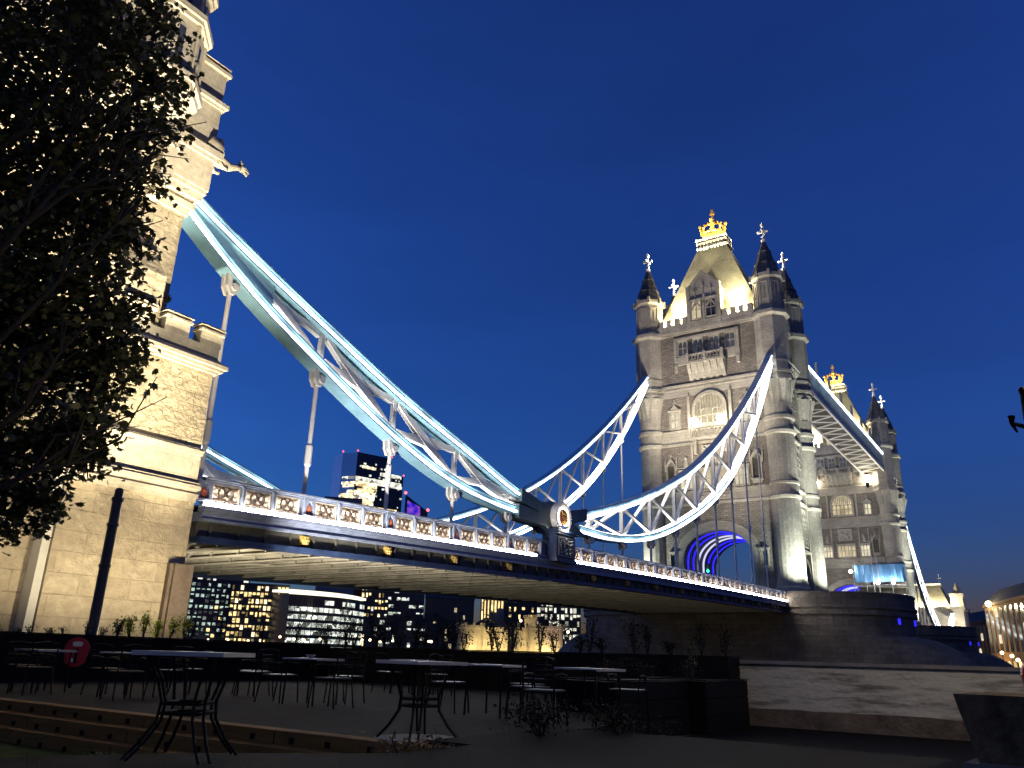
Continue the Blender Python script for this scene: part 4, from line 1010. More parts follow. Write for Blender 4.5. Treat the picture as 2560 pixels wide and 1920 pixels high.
ng = MB(); ng.prism([(-40,-33.0),(-15.6,-30.9),(-14.7,-31.4),(-13.4,-32.55),(-12.33,-32.55),(-12.33,-32.02),(-9.9,-32.02),(-9.7,-34.0),(-10.5,-60),(-40,-60)], ZLAWN-.3, -5.565); o = ng.build('paved_bank', path_m, None); o['kind'] = 'structure'
# timber sleepers edging the terrace
tw, tnt, tb = nodes('weathered_timber')
_tc = N(tnt, 'ShaderNodeTexCoord'); _mp = N(tnt, 'ShaderNodeMapping'); _mp.inputs['Scale'].default_value = (9, .7, 9); tnt.links.new(_tc.outputs['Object'], _mp.inputs['Vector'])
_n = N(tnt, 'ShaderNodeTexNoise', Scale=2.0, Detail=6.0); tnt.links.new(_mp.outputs[0], _n.inputs['Vector'])
tnt.links.new(mixrgb(tnt, _n.outputs[0], (.10, .05, .013, 1), (.30, .15, .038, 1)), tb.inputs['Base Color']); tb.inputs['Roughness'].default_value = .8
matte(tw); sl = thing('timber_sleepers', 'stepped timber sleepers with bolt heads edging the raised terrace beside the lawn', 'retaining edge', (-12.4, -25, ZLAWN))
for i, (xo, z0, z1) in enumerate(((-.42, ZLAWN-.1, ZLAWN+.17), (-.22, ZLAWN+.1, ZLAWN+.33), (.0, ZLAWN+.3, ZTERR+.02))):
    for k in range(6):
        y0 = -32.5+k*2.44+i*.02
        s = MB(); s.box(-12.55+xo, y0+.012, z0, -12.32+xo, y0+2.43, z1); so = s.build('sleeper', tw, sl)
        for yy in (.35, 1.0, 1.6, 2.15): b = MB(); b.box(-12.57+xo, y0+yy-.03, (z0+z1)/2-.03, -12.545+xo, y0+yy+.03, (z0+z1)/2+.03); b.build('bolt', 'black_metal', so)
# ================================================================== river wall on the right
rw_m, rnt, rb = nodes('stained_concrete')
_tc = N(rnt, 'ShaderNodeTexCoord'); _mp = N(rnt, 'ShaderNodeMapping'); _mp.inputs['Scale'].default_value = (1, .28, 2.2); rnt.links.new(_tc.outputs['Object'], _mp.inputs['Vector'])
_n = N(rnt, 'ShaderNodeTexNoise', Scale=2.1, Detail=13.0, Roughness=.72); rnt.links.new(_mp.outputs[0], _n.inputs['Vector'])
_c = N(rnt, 'ShaderNodeValToRGB'); e = _c.color_ramp.elements; e[0].position = .38; e[0].color = (.14, .125, .095, 1); e[1].position = .54; e[1].color = (.46, .43, .35, 1)
rnt.links.new(_n.outputs[0], _c.inputs[0]); rnt.links.new(_c.outputs[0], rb.inputs['Base Color']); rb.inputs['Roughness'].default_value = .9
_n2 = N(rnt, 'ShaderNodeTexNoise', Scale=9.0, Detail=6.0); rnt.links.new(_tc.outputs['Object'], _n2.inputs['Vector'])
_b = N(rnt, 'ShaderNodeBump', Strength=.7, Distance=.04); rnt.links.new(_n2.outputs[0], _b.inputs['Height']); rnt.links.new(_b.outputs[0], rb.inputs['Normal'])
rw = thing('river_wall', 'stained pale concrete river wall with thin coping along the path', 'river wall', (.9, -34, ZLAWN))
b = MB(); b.box(.7, -60, -12, 1.15, -16.4, -4.74); b.build('wall', rw_m, rw)
b = MB(); b.box(.62, -60, -4.74, 1.22, -16.4, -4.66); b.build('coping', plain('coping_concrete', (.16, .15, .14), .8, noise=.3), rw)
b = MB()
ys = [-60+i*.45 for i in range(97)]; rr = random.Random(3)
pr = [(.36+rr.uniform(-.016, .016)) for _ in ys]
b.plate([(y, ZLAWN-.1) for y in ys]+[(y, ZLAWN+h) for y, h in reversed(list(zip(ys, pr)))], .62, .72, 'x'); b.build('plinth', plain('mossy_brick_plinth', (.12, .088, .062), .9, noise=.6, scale=1.6, bump=.6, bscale=14), rw)
# dark block at the right with pale base
bl = thing('stone_bollard_block', 'dark rough block on a pale stone base at the right edge of the path', 'stone block', (-9.8, -37.5, ZLAWN))
b = MB(); b.prism([(-10.9,-39.4),(-8.9,-39.4),(-8.9,-36.7),(-10.75,-36.45)], ZLAWN-.05, -5.5, [(-10.86,-39.4),(-8.9,-39.4),(-8.9,-36.7),(-10.7,-36.53)]); b.build('base', plain('pale_path_stone', (.16, .14, .105), .9, noise=.3, scale=3, bump=.4), bl)
b = MB(); b.prism([(-10.8,-39.4),(-9.0,-39.4),(-9.0,-36.8),(-10.62,-36.64)], -5.5, -4.96, [(-10.7,-39.4),(-9.0,-39.4),(-9.0,-36.68),(-10.5,-36.50)]); b.build('cap', matte(plain('dark_rough_stone', (.10, .07, .035), .95, noise=.75, scale=4, bump=1.0, bscale=9)), bl)

# ================================================================== planters and shrubs
MT['black_timber'] = plain('black_timber', (.006, .006, .006), .6, noise=.4, scale=2)
matte(MT['black_timber'], MT['black_metal'])
def planter(name, label, x0, y0, x1, y1, z0, z1, boards=3):
    t = thing(name, label, 'planter', ((x0+x1)/2, (y0+y1)/2, z0), 'black planters of the terrace'); b = MB(); n = boards; h = (z1-z0)/n
    for i in range(n): b.box(x0, y0, z0+i*h+.008, x1, y1, z0+(i+1)*h-.008)
    b.box(x0+.02, y0+.02, z0, x1-.02, y1-.02, z1-.03); b.build('box', 'black_timber', t)
    r = MB(); r.box(x0-.03, y0-.03, z1, x1+.03, y0+.04, z1+.025); r.box(x0-.03, y1-.04, z1, x1+.03, y1+.03, z1+.025); r.box(x0-.03, y0+.04, z1, x0+.04, y1-.04, z1+.025); r.box(x1-.04, y0+.04, z1, x1+.03, y1-.04, z1+.025); r.build('rim', 'black_metal', t)
    return t
planter('long_planter', 'long black timber planter along the river side of the terrace', -.25, -30.9, .5, -17.3, ZLAWN, -4.62, 7)
planter('long_planter', 'long black timber planter in front of the floodlit abutment tower', -11.6, -17.2, .5, -16.5, ZLAWN, -4.56, 7)
planter('square_planter', 'tall black planter box with dry plants at the right end of the terrace', -6.2, -31.0, -3.0, -29.85, ZLAWN, -5.1, 3)
planter('square_planter', 'black planter box against the pale river wall', -2.95, -31.35, -.4, -29.85, ZLAWN, -5.1, 3)

def leaf_mat(name, c, trans=.25):
    m, nt, b = nodes(name); oi = N(nt, 'ShaderNodeTexCoord'); n = N(nt, 'ShaderNodeTexNoise', Scale=1.3, Detail=3.0); nt.links.new(oi.outputs['Object'], n.inputs['Vector'])
    nt.links.new(mixrgb(nt, n.outputs[0], c4(tuple(x*.55 for x in c)), c4(tuple(min(1, x*1.5) for x in c))), b.inputs['Base Color']); b.inputs['Roughness'].default_value = .55
    tr = N(nt, 'ShaderNodeBsdfTranslucent'); tr.inputs['Color'].default_value = c4(tuple(min(1, x*1.6) for x in c)); mx = N(nt, 'ShaderNodeMixShader'); mx.inputs[0].default_value = trans
    out = nt.nodes['Material Output']; nt.links.new(b.outputs[0], mx.inputs[1]); nt.links.new(tr.outputs[0], mx.inputs[2]); nt.links.new(mx.outputs[0], out.inputs[0]); return m
MT['leaf_dark'] = leaf_mat('dark_tree_leaf', (.048, .052, .018), .14)
MT['leaf_shrub'] = leaf_mat('shrub_leaf', (.06, .085, .02), .3); MT['leaf_lit'] = leaf_mat('floodlit_leaf', (.20, .24, .03), .55)  # leaf_lit: floodlight put into a brighter leaf colour
MT['leaf_faint'] = leaf_mat('darkened_leaf', (.018, .016, .009), .15)  # leaf colour darkened for plants that stand unlit
MT['leaf_dry'] = leaf_mat('dry_plant', (.10, .07, .04), .2)
MT['bark'] = plain('dark_bark', (.016, .013, .010), .9, noise=.4, scale=4, bump=.5)
LOBES = [(0,0),(.5,.1),(.42,.28),(.78,.42),(.5,.5),(.55,.85),(.2,.72),(0,1.15)]
LEAF = [(x, y) for x, y in LOBES]+[(-x, y) for x, y in reversed(LOBES[1:-1])]
LEAF_S = [(0,0),(.38,.35),(.3,.75),(0,1.1),(-.3,.75),(-.38,.35)]
def leaves_mesh(points, sizes, name, mat, parent, shape=LEAF, droop=.4):
    """one folded leaf per point"""
    n = len(points); k = len(shape); sh = np.array(shape); sh = sh*[.6, .75]
    ang = RNG.uniform(0, 2*np.pi, n); tilt = RNG.normal(0, .6, n)+droop; roll = RNG.normal(0, .6, n)
    P = np.asarray(points); S = np.asarray(sizes)[:, None, None]
    lx = sh[None, :, 0]; ly = sh[None, :, 1]-.3; lz = -.35*np.abs(lx)+0*ly
    loc = np.stack(np.broadcast_arrays(lx, ly, lz), -1)*S
    ca, sa = np.cos(ang), np.sin(ang); ct, st = np.cos(tilt), np.sin(tilt); cr, sr = np.cos(roll), np.sin(roll)
    x, y, z = loc[..., 0], loc[..., 1], loc[..., 2]
    x, z = x*cr[:,None]+z*sr[:,None], -x*sr[:,None]+z*cr[:,None]
    y, z = y*ct[:,None]+z*st[:,None], -y*st[:,None]+z*ct[:,None]
    x, y = x*ca[:,None]-y*sa[:,None], x*sa[:,None]+y*ca[:,None]
    off = np.array(world_loc(parent)) if parent is not None else np.zeros(3)
    V = (np.stack((x, y, z), -1)+P[:, None, :]-off).reshape(-1, 3)
    me = bpy.data.meshes.new(name); me.vertices.add(n*k); me.vertices.foreach_set('co', V.ravel())
    me.loops.add(n*k); me.loops.foreach_set('vertex_index', np.arange(n*k, dtype=np.int32)); me.polygons.add(n)
    me.polygons.foreach_set('loop_start', np.arange(0, n*k, k, dtype=np.int32)); me.polygons.foreach_set('loop_total', np.full(n, k, dtype=np.int32))
    me.update(calc_edges=True); me.validate(); me.materials.append(MT[mat] if isinstance(mat, str) else mat)
    o = bpy.data.objects.new(name, me); COL.objects.link(o)
    if parent is not None: o.parent = parent
    return o
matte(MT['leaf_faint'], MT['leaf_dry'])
def shrub(x, y, z, h, wd, label, n=120, mat='leaf_shrub', group='shrubs in the terrace planters', ls=.07, name='shrub'):
    t = thing(name, label, 'shrub', (x, y, z), group)
    st = MB(); rr = random.Random(int((x*31+y*17)*100))
    pts = []
    for k in range(5):
        a = rr.uniform(0, 6.28); b = [(x, y, z-.05), (x+.3*wd*math.cos(a), y+.3*wd*math.sin(a), z+h*.5), (x+.7*wd*math.cos(a)*rr.random(), y+.7*wd*math.sin(a)*rr.random(), z+h*rr.uniform(.75, 1))]
        st.tube(b, [.018, .012, .006], 5)
        for q in range(n//5):
            f = rr.uniform(.25, 1); i = 0 if f < .5 else 1; p = Vector(b[i]).lerp(Vector(b[i+1]), (f*2) % 1)
            pts.append((p.x+rr.gauss(0, wd*.25), p.y+rr.gauss(0, wd*.25), p.z+rr.gauss(0, h*.10)))
    st.build('stem', 'bark', t); leaves_mesh(pts, [ls*rr.uniform(.7, 1.4) for _ in pts], 'foliage', mat, t, LEAF_S); return t
ORD = 'first second third fourth fifth sixth seventh eighth ninth tenth eleventh twelfth thirteenth fourteenth fifteenth sixteenth seventeenth eighteenth nineteenth twentieth twenty-first twenty-second twenty-third twenty-fourth'.split()
rr = random.Random(21)
for k in range(24):
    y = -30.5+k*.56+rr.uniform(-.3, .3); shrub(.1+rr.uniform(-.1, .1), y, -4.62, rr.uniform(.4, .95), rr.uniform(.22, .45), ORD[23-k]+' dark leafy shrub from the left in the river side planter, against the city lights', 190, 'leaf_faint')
for k in range(9):
    x = -10.6+k*.42+rr.uniform(-.1, .1)
    shrub(x, -16.9, -4.58, rr.uniform(.15, .4), .2, ORD[k]+' thin little plant from the left in the planter against the floodlit wall', 50, ls=.06)
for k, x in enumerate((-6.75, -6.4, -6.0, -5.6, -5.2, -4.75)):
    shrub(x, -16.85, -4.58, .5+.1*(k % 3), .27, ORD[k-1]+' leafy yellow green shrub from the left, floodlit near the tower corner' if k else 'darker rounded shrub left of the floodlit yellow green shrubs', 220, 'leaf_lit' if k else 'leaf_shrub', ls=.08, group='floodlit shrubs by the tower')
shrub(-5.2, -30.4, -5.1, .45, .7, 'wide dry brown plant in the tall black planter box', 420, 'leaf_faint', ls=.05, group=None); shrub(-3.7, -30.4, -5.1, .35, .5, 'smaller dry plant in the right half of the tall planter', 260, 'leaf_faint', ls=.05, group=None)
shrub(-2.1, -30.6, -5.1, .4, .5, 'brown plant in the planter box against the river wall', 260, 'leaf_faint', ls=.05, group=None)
shrub(-1.0, -30.3, -5.12, .9, .25, 'tall thin plant by the corner of the river wall', 120, group=None)
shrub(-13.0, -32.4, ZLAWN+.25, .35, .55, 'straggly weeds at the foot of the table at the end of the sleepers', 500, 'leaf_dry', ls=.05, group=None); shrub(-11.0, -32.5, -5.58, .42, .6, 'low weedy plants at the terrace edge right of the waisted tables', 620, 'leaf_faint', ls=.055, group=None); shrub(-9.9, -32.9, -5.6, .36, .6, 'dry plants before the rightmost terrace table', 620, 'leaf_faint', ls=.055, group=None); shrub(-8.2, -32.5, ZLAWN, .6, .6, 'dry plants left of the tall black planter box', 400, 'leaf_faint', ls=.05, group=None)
p = atz(230, 1895, -5.85); shrub(p.x, p.y, -6.0, .22, .35, 'low dark ground plant at the bottom edge of the lawn', 420, ls=.05, group=None); p = atz(760, 1900, -5.7); shrub(p.x, p.y, -5.9, .25, .4, 'low dark ground plant right of the nearest table feet', 360, ls=.05, group=None)

# ================================================================== the dark tree on the left
tree = thing('broadleaf_tree', 'dark broadleaf tree filling the left edge, its leaves silhouetted on the lit stone', 'tree', (-15.9, -24.6, ZLAWN))
tk = MB(); base = Vector((-15.9, -24.6, ZLAWN)); fork = Vector((-15.6, -25.0, -2.4))
tk.tube([base-Vector((0,0,.2)), base+Vector((.02,0,1.2)), fork], [.30, .22, .18], 12)
rr = random.Random(4); lobes = []
# crown lobes: centre given by bearing in the photo's left side at 11-15 m
for (u, v, d, r) in ((60,60,13.2,1.5),(220,40,12.6,1.25),(330,120,12.4,.85),(120,250,12.8,1.5),(300,260,12.2,.95),(405,200,12.3,.42),(20,420,13,1.4),(210,430,12.4,1.2),(350,360,12.2,.65),(330,430,12.3,.55),(80,600,12.7,1.25),(240,600,12.4,.85),(310,560,12.2,.45),(150,760,12.6,1.1),(270,720,12.3,.62),(30,780,13,1.1),(320,780,12.2,.34),(290,870,12.3,.48),(150,930,12.6,1.0),(250,930,12.4,.5),(30,980,12.8,.9),(150,1080,12.5,.72),(210,1130,12.4,.42),(60,1160,12.7,.75),(225,1060,12.3,.4),(90,1240,12.6,.45),(30,1290,12.6,.35),(400,60,12.6,.45),(400,300,12.3,.42),(-150,300,13,2.2),(-150,800,13,1.8),(-60,-200,13,2.2),(200,-200,13,2.0)):
    lobes.append((at(u, v, d), r))
pts = []; szs = []
for c, r in lobes:
    n = int(930*r*r*(1 if r > .6 else 1.6)*(.85 if c.z > 1.5 else 1.15)); w_ = min(1, .55+r*.2)
    # clumped twigs: leaves gather round short twig ends
    m = max(5, int(n/16))
    for q in range(m):
        d = Vector((rr.gauss(0,1), rr.gauss(0,1), rr.gauss(0,1))).normalized()*r*(rr.random()**.45)
        tc_ = c+Vector((d.x, d.y, d.z*.95))
        for s in range(16): pts.append((tc_.x+rr.gauss(0,.13), tc_.y+rr.gauss(0,.13), tc_.z+rr.gauss(0,.12)-.03)); szs.append(rr.uniform(.065, .175))
    # branch from the fork to the lobe
    st = fork+Vector((0,0,max(0, min(5.5, (c.z+1.5)*.7))))
    mid = st.lerp(c, .5)+Vector((rr.uniform(-.3,.3), rr.uniform(-.3,.3), -.25))
    tk.tube([st, mid, c], [.075, .05, .022], 7)
    for q in range(9):
        d = Vector((rr.gauss(0,1), rr.gauss(0,1), rr.gauss(0,1))).normalized()*r*1.02; tk.tube([c.lerp(mid, rr.uniform(0,.5)), c+d*.5+Vector((0,0,.05)), c+d], [.022, .014, .006], 5)
tk.tube([fork, fork+Vector((.1,-.1,2.2)), fork+Vector((.05,.1,4.6)), fork+Vector((.2,0,7.5))], [.18,.14,.1,.05], 10)
for P in (((-140,800,11.9),(60,560,11.4),(210,400,11.3),(330,230,11.5)), ((-120,650,11.9),(70,500,11.4),(180,330,11.3),(215,150,11.5)), ((-100,950,12),(150,700,11.5),(290,560,11.4),(360,470,11.6)), ((60,560,11.4),(170,480,11.4),(280,440,11.5),(400,400,11.7)), ((-80,420,11.9),(60,330,11.5),(160,180,11.5),(180,20,11.7)), ((-120,1150,12),(60,1020,11.6),(150,880,11.5),(230,800,11.7)), ((-60,1250,12),(80,1180,11.7),(170,1160,11.7),(230,1150,11.8))):
    tk.tube([at(*p) for p in P], [.045, .032, .02, .01], 7)
    for i in (1, 2):
        p0 = at(*P[i])
        for q in range(3): tk.tube([p0, p0+Vector((rr.uniform(-.2,.5), rr.uniform(-.5,.2), rr.uniform(.1,.6))), p0+Vector((rr.uniform(-.3,1.0), rr.uniform(-1.0,.3), rr.uniform(.3,1.3)))], [.022,.014,.006], 5)
tk.build('trunk', 'bark', tree)
leaves_mesh(pts, szs, 'crown', 'leaf_dark', tree)
lamp_spot((-13.5, -29.0, -5.3), (-13.8, -25.4, 6.0), 190, (1, .78, .45), 60, 1.0, .2)  # added spot without a fitting, lightens the leaves of the tree

# ================================================================== lamp post pieces and poles
pl = thing('steel_pole', 'dark banded steel pole with rounded top in front of the abutment tower', 'pole', (-7.12, -16.3, ZTERR))
b = MB(); b.lathe([(.14,ZTERR),(.13,-3.4),(.125,-1.1),(.125,-1.05)], 14, (-7.12,-16.3)); b.lathe([(.125,-1.05),(.155,-1.0),(.155,-.92),(.11,-.9),(.11,-.72),(.08,-.66),(.02,-.64)], 14, (-7.12,-16.3))
for z in (-2.8, -1.7): b.lathe([(.125,z-.03),(.155,z),(.155,z+.07),(.125,z+.09)], 14, (-7.12,-16.3))
b.build('shaft', plain('dark_grey_steel', (.035, .035, .038), .5, noise=.3), pl)
lp = thing('lamp_post', 'dark ornamental lamp post at the right edge, only bracket and column side in view', 'street lamp', (-7.0, -37.55, ZLAWN))
q = at(2566, 1020, 12.0); lp.location = (q.x, q.y, ZLAWN)
b = MB(); b.tube([(q.x,q.y,ZLAWN),(q.x,q.y,ZLAWN+1.0),(q.x,q.y,-1.6),(q.x,q.y,q.z+.22)], [.11,.075,.06,.045], 10); b.ball((q.x,q.y,q.z+.24), .06, 8)
dv = Vector((CR.x, CR.y, 0)).normalized()*-1
b.tube([(q.x,q.y,q.z-.28),(q.x+dv.x*.14,q.y+dv.y*.14,q.z-.24),(q.x+dv.x*.22,q.y+dv.y*.22,q.z-.22)], [.035,.03,.025], 6); b.tube([(q.x+dv.x*.22,q.y+dv.y*.22,q.z-.12),(q.x+dv.x*.23,q.y+dv.y*.23,q.z-.22),(q.x+dv.x*.18,q.y+dv.y*.18,q.z-.34)], [.05,.03,.015], 6)
b.build('column', 'black_metal', lp)
b = MB(); b.lathe([(.10,.3),(.22,.45),(.26,.85)], 8, (q.x-dv.x*1.3,q.y-dv.y*1.3)); b.build('lantern', 'lamp_glow', lp)
b = MB(); b.tube([(q.x,q.y,q.z+.1),(q.x-dv.x*1.3,q.y-dv.y*1.3,.28)], .03, 6); b.lathe([(.28,.86),(.05,1.05)], 8, (q.x-dv.x*1.3,q.y-dv.y*1.3)); b.build('lantern_arm', 'black_metal', lp)
LAMP = (q.x-dv.x*1.3-.1, q.y-dv.y*1.3-.4, .3)
lp2 = copy_tree(lp); lp2.location = (-23.5, -33.0, ZLAWN+.5); lp2['label'] = 'unseen lamp post added behind the viewer to warm the timber sleepers'; lp2['group'] = 'lamp posts by the path'; lp['group'] = 'lamp posts by the path'  # unseen post, added so that warm light reaches the sleepers
lamp_point((-23.5+dv.x*1.3, -33.0+dv.y*1.3, .2), 42, (1, .74, .42), .2)  # light of the added post behind the viewer
lamp_point(LAMP, 800, (1, .84, .58), .2)

def lifebuoy(p, yaw, label):
    t = thing('lifebuoy_housing', label, 'lifebuoy housing', (p.x, p.y, ZTERR), 'red lifebuoy housings')
    Mx = Matrix.Translation(p) @ Matrix.Rotation(yaw, 4, 'Z') @ Matrix.Scale(.62, 4)
    b = MB(); b.T = Mx
    o = [(.38*math.cos(R_(a)), .36*math.sin(R_(a))+.05) for a in range(-20, 201, 20)]+[(-.30,-.40),(-.12,-.52),(.12,-.52),(.30,-.40)]
    b.plate(o, -.1, .1); b.plate([(x*.86, z*.86) for x, z in o], -.15, -.1); b.build('shell', MT['red_plastic'], t, smooth=False)
    c = MB(); c.T = Mx; c.plate([(-.13,.12),(.13,.12),(.16,.24),(.06,.27),(-.06,.27),(-.16,.24)], -.17, -.151); c.build('label_plate', MT['panel_cream'], t); c = MB(); c.T = Mx; c.plate([(-.17,-.36),(-.05,-.38),(-.05,-.27),(-.17,-.25)], -.17, -.151); c.build('sticker', MT['panel_cream'], t); c = MB(); c.T = Mx; c.tube([(0,-.19,.06),(.02,-.21,-.15),(.015,-.19,-.42)], .03, 6); c.build('strap', MT['black_metal'], t)
    k = MB(); k.tube([(p.x, p.y, ZLAWN), (p.x, p.y, p.z-.25)], .04, 8); k.build('post', 'black_metal', t)
MT['red_plastic'] = plain('red_plastic', (.42, .02, .02), .35, noise=.15)
lifebuoy(at(192, 1625, 19.5), R_(-30), 'red lifebuoy housing with cream emblem before the abutment wall on the left')
lifebuoy(at(2606, 1695, 13.0), R_(-75), 'red lifebuoy housing cut by the right edge, above the river wall')

# ================================================================== tables and chairs
def make_table(z=ZTERR, h=.74, w=.72, d=.72):
    t = thing('terrace_table', 'x', 'table', (0,0,0), 'metal tables on the terrace')
    b = MB(); b.box(-w/2,-d/2,h-.02,w/2,d/2,h); b.box(-w/2-.01,-d/2-.01,h-.035,w/2+.01,-d/2,h); b.box(-w/2-.01,d/2,h-.035,w/2+.01,d/2+.01,h); b.build('tabletop', 'tabletop', t)
    for sx in (-1,1):
        for sy in (-1,1):
            l = MB(); l.tube([(sx*w*.42,sy*d*.42,h-.03),(sx*w*.44,sy*d*.44,0)], .016, 8); l.build('leg', 'black_metal', t)
    return t
def make_chair():
    t = thing('terrace_chair', 'x', 'chair', (0,0,0), 'black metal chairs on the terrace')
    s = MB(); s.box(-.22,-.22,.44,.22,.22,.46)
    s.build('seat', plain('slatted_seat', (.045,.045,.045), .4, metal=.5), t)
    for sx in (-1,1):
        l = MB(); l.tube([(sx*.22,-.21,.45),(sx*.24,-.25,0)], .013, 7); l.build('leg', 'black_metal', t)
        l = MB(); l.tube([(sx*.24,.28,0),(sx*.22,.21,.45),(sx*.215,.27,.84)], .013, 7); l.build('leg', 'black_metal', t)
        a = MB(); a.tube([(sx*.22,.24,.64),(sx*.25,0,.66),(sx*.25,-.2,.64),(sx*.22,-.21,.45)], .012, 6); a.build('armrest', 'black_metal', t)
    b = MB(); b.tube([(-.215,.27,.84),(0,.3,.87),(.215,.27,.84)], .014, 7)
    for z in (.55,.62,.69,.76): b.tube([(-.215,.235+(z-.5)*.1,z),(0,.26+(z-.5)*.1,z),(.215,.235+(z-.5)*.1,z)], .008, 5)
    b.build('backrest', 'black_metal', t); return t
def make_bar():
    t = thing('waisted_table', 'x', 'table', (0,0,0), 'waisted metal tables'); h = .76; w = .68; k_ = .72
    b = MB(); b.box(-w/2,-w/2,h-.022,w/2,w/2,h); b.box(-w/2-.012,-w/2-.012,h-.032,w/2+.012,-w/2,h); b.box(-w/2-.012,w/2,h-.032,w/2+.012,w/2+.012,h); b.box(-w/2-.012,-w/2,h-.032,-w/2,w/2,h); b.box(w/2,-w/2,h-.032,w/2+.012,w/2,h); b.build('tabletop', 'tabletop', t)
    for sx in (-1,1):
        for sy in (-1,1):
            l = MB()
            for o in (-.03,.03): l.tube([(sx*.25+o*sy,sy*.25-o*sx,h-.04),(sx*.18+o*sy,sy*.18-o*sx,.56),(sx*.14+o*sy,sy*.14-o*sx,.40),(sx*.15+o*sy,sy*.15-o*sx,.27),(sx*.22+o*sy,sy*.22-o*sx,.12),(sx*.30+o*sy,sy*.30-o*sx,0)], .0125, 7)
            l.build('leg', 'black_metal', t)
    f = MB()
    for z, r in ((.385,.145),(.315,.15)):
        p = [(r,r,z),(-r,r,z),(-r,-r,z),(r,-r,z)]
        for a, c in zip(p, p[1:]+p[:1]): f.tube([a, c], .015, 6)
    f.build('foot_ring', 'black_metal', t); return t
def put(o, x, y, z, rz, label):
    o.location = (x, y, z); o.rotation_euler = (0, 0, R_(rz)); o['label'] = label
bar = make_bar(); p = atz(452, 1893, -5.56); put(bar, p.x, p.y, -5.56, 32, 'black waisted metal table nearest the viewer, standing before the lawn and timber sleepers')
b2 = copy_tree(bar); put(b2, -12.0, -31.6, -5.595, 80, 'waisted table with bright metal top at the end of the timber sleepers')
ft = MB(); ft.lathe([(.45, ZTERR-.02),(.45, -5.595)], 20, (-12.0, -31.6)); ft.v = [v for v in ft.v]; o = ft.build('round_paver', plain('pale_paver', (.12, .11, .095), .85, noise=.3, scale=4), None); tag(o, 'round pale paving slab under the table at the end of the sleepers', 'paver')
tb_ = make_table(); ch = make_chair()
tabs = [(-10.9,-21.6,5,'table at the far left of the terrace'), (-10.4,-23.6,12,'table in front of the red lifebuoy housing'), (-8.6,-23.6,0,'table left of the nearest waisted table, by the wall side planter'),
        (-8.9,-26.6,8,'table behind the nearest waisted table'), (-8.2,-29.9,4,'table with bright top right behind the middle waisted table'), (-8.4,-31.7,-6,'table at the right end of the terrace beside the empty chair'), (-4.2,-24.8,0,'table far back near the river side planter')]
for i, (x, y, a, s) in enumerate(tabs):
    o = tb_ if i == 0 else copy_tree(tb_); put(o, x, y, ZTERR, a, 'square metal terrace '+s)
chs = [(-10.9,-20.9,0,'chair tucked behind the far left table'), (-11.4,-22.3,180,'chair before the far left table'), (-10.4,-22.9,5,'chair between the two leftmost tables'), (-10.9,-24.3,170,'chair on the near side of the lifebuoy table'), (-9.7,-23.7,-80,'chair to the right of the lifebuoy table'),
       (-8.6,-22.8,0,'chair behind the table left of the nearest waisted table'), (-8.3,-24.4,185,'chair at the near side of the table left of the waisted table'), (-7.8,-23.7,-90,'chair against the wall side planter'), (-9.0,-25.9,10,'chair just left of the nearest waisted table top'), (-8.1,-26.6,-85,'chair behind the nearest waisted table'), (-9.2,-27.4,185,'chair right of the nearest waisted table, facing left'),
       (-8.3,-29.1,10,'chair left of the middle waisted table'), (-7.4,-30.0,-90,'chair behind the middle waisted table'), (-8.4,-30.7,175,'chair right of the middle waisted table'), (-9.3,-31.5,100,'empty chair with high back left of the rightmost table'), (-7.6,-31.9,-80,'chair behind the rightmost table'), (-4.2,-24.1,5,'chair far back, by the river side planter'), (-4.3,-25.6,180,'chair far back, before the far table'), (-4.0,-28.0,-60,'single chair near the river side planter')]
for i, (x, y, a, s) in enumerate(chs):
    o = ch if i == 0 else copy_tree(ch); put(o, x, y, ZTERR, a, 'black metal '+s)
for i, (x, y, s) in enumerate(((-8.85,-26.45,'table behind the nearest waisted table'), (-8.75,-23.5,'table left of the nearest waisted table'))):
    b = MB(); z = ZTERR+.74; b.lathe([(.04,z),(.09,z+.06),(.085,z+.06),(.04,z+.012)], 14, (x, y), cap=True); o = b.build('ashtray', 'tabletop', None); tag(o, 'round metal ashtray on the '+s, 'ashtray', 'ashtrays on the tables')
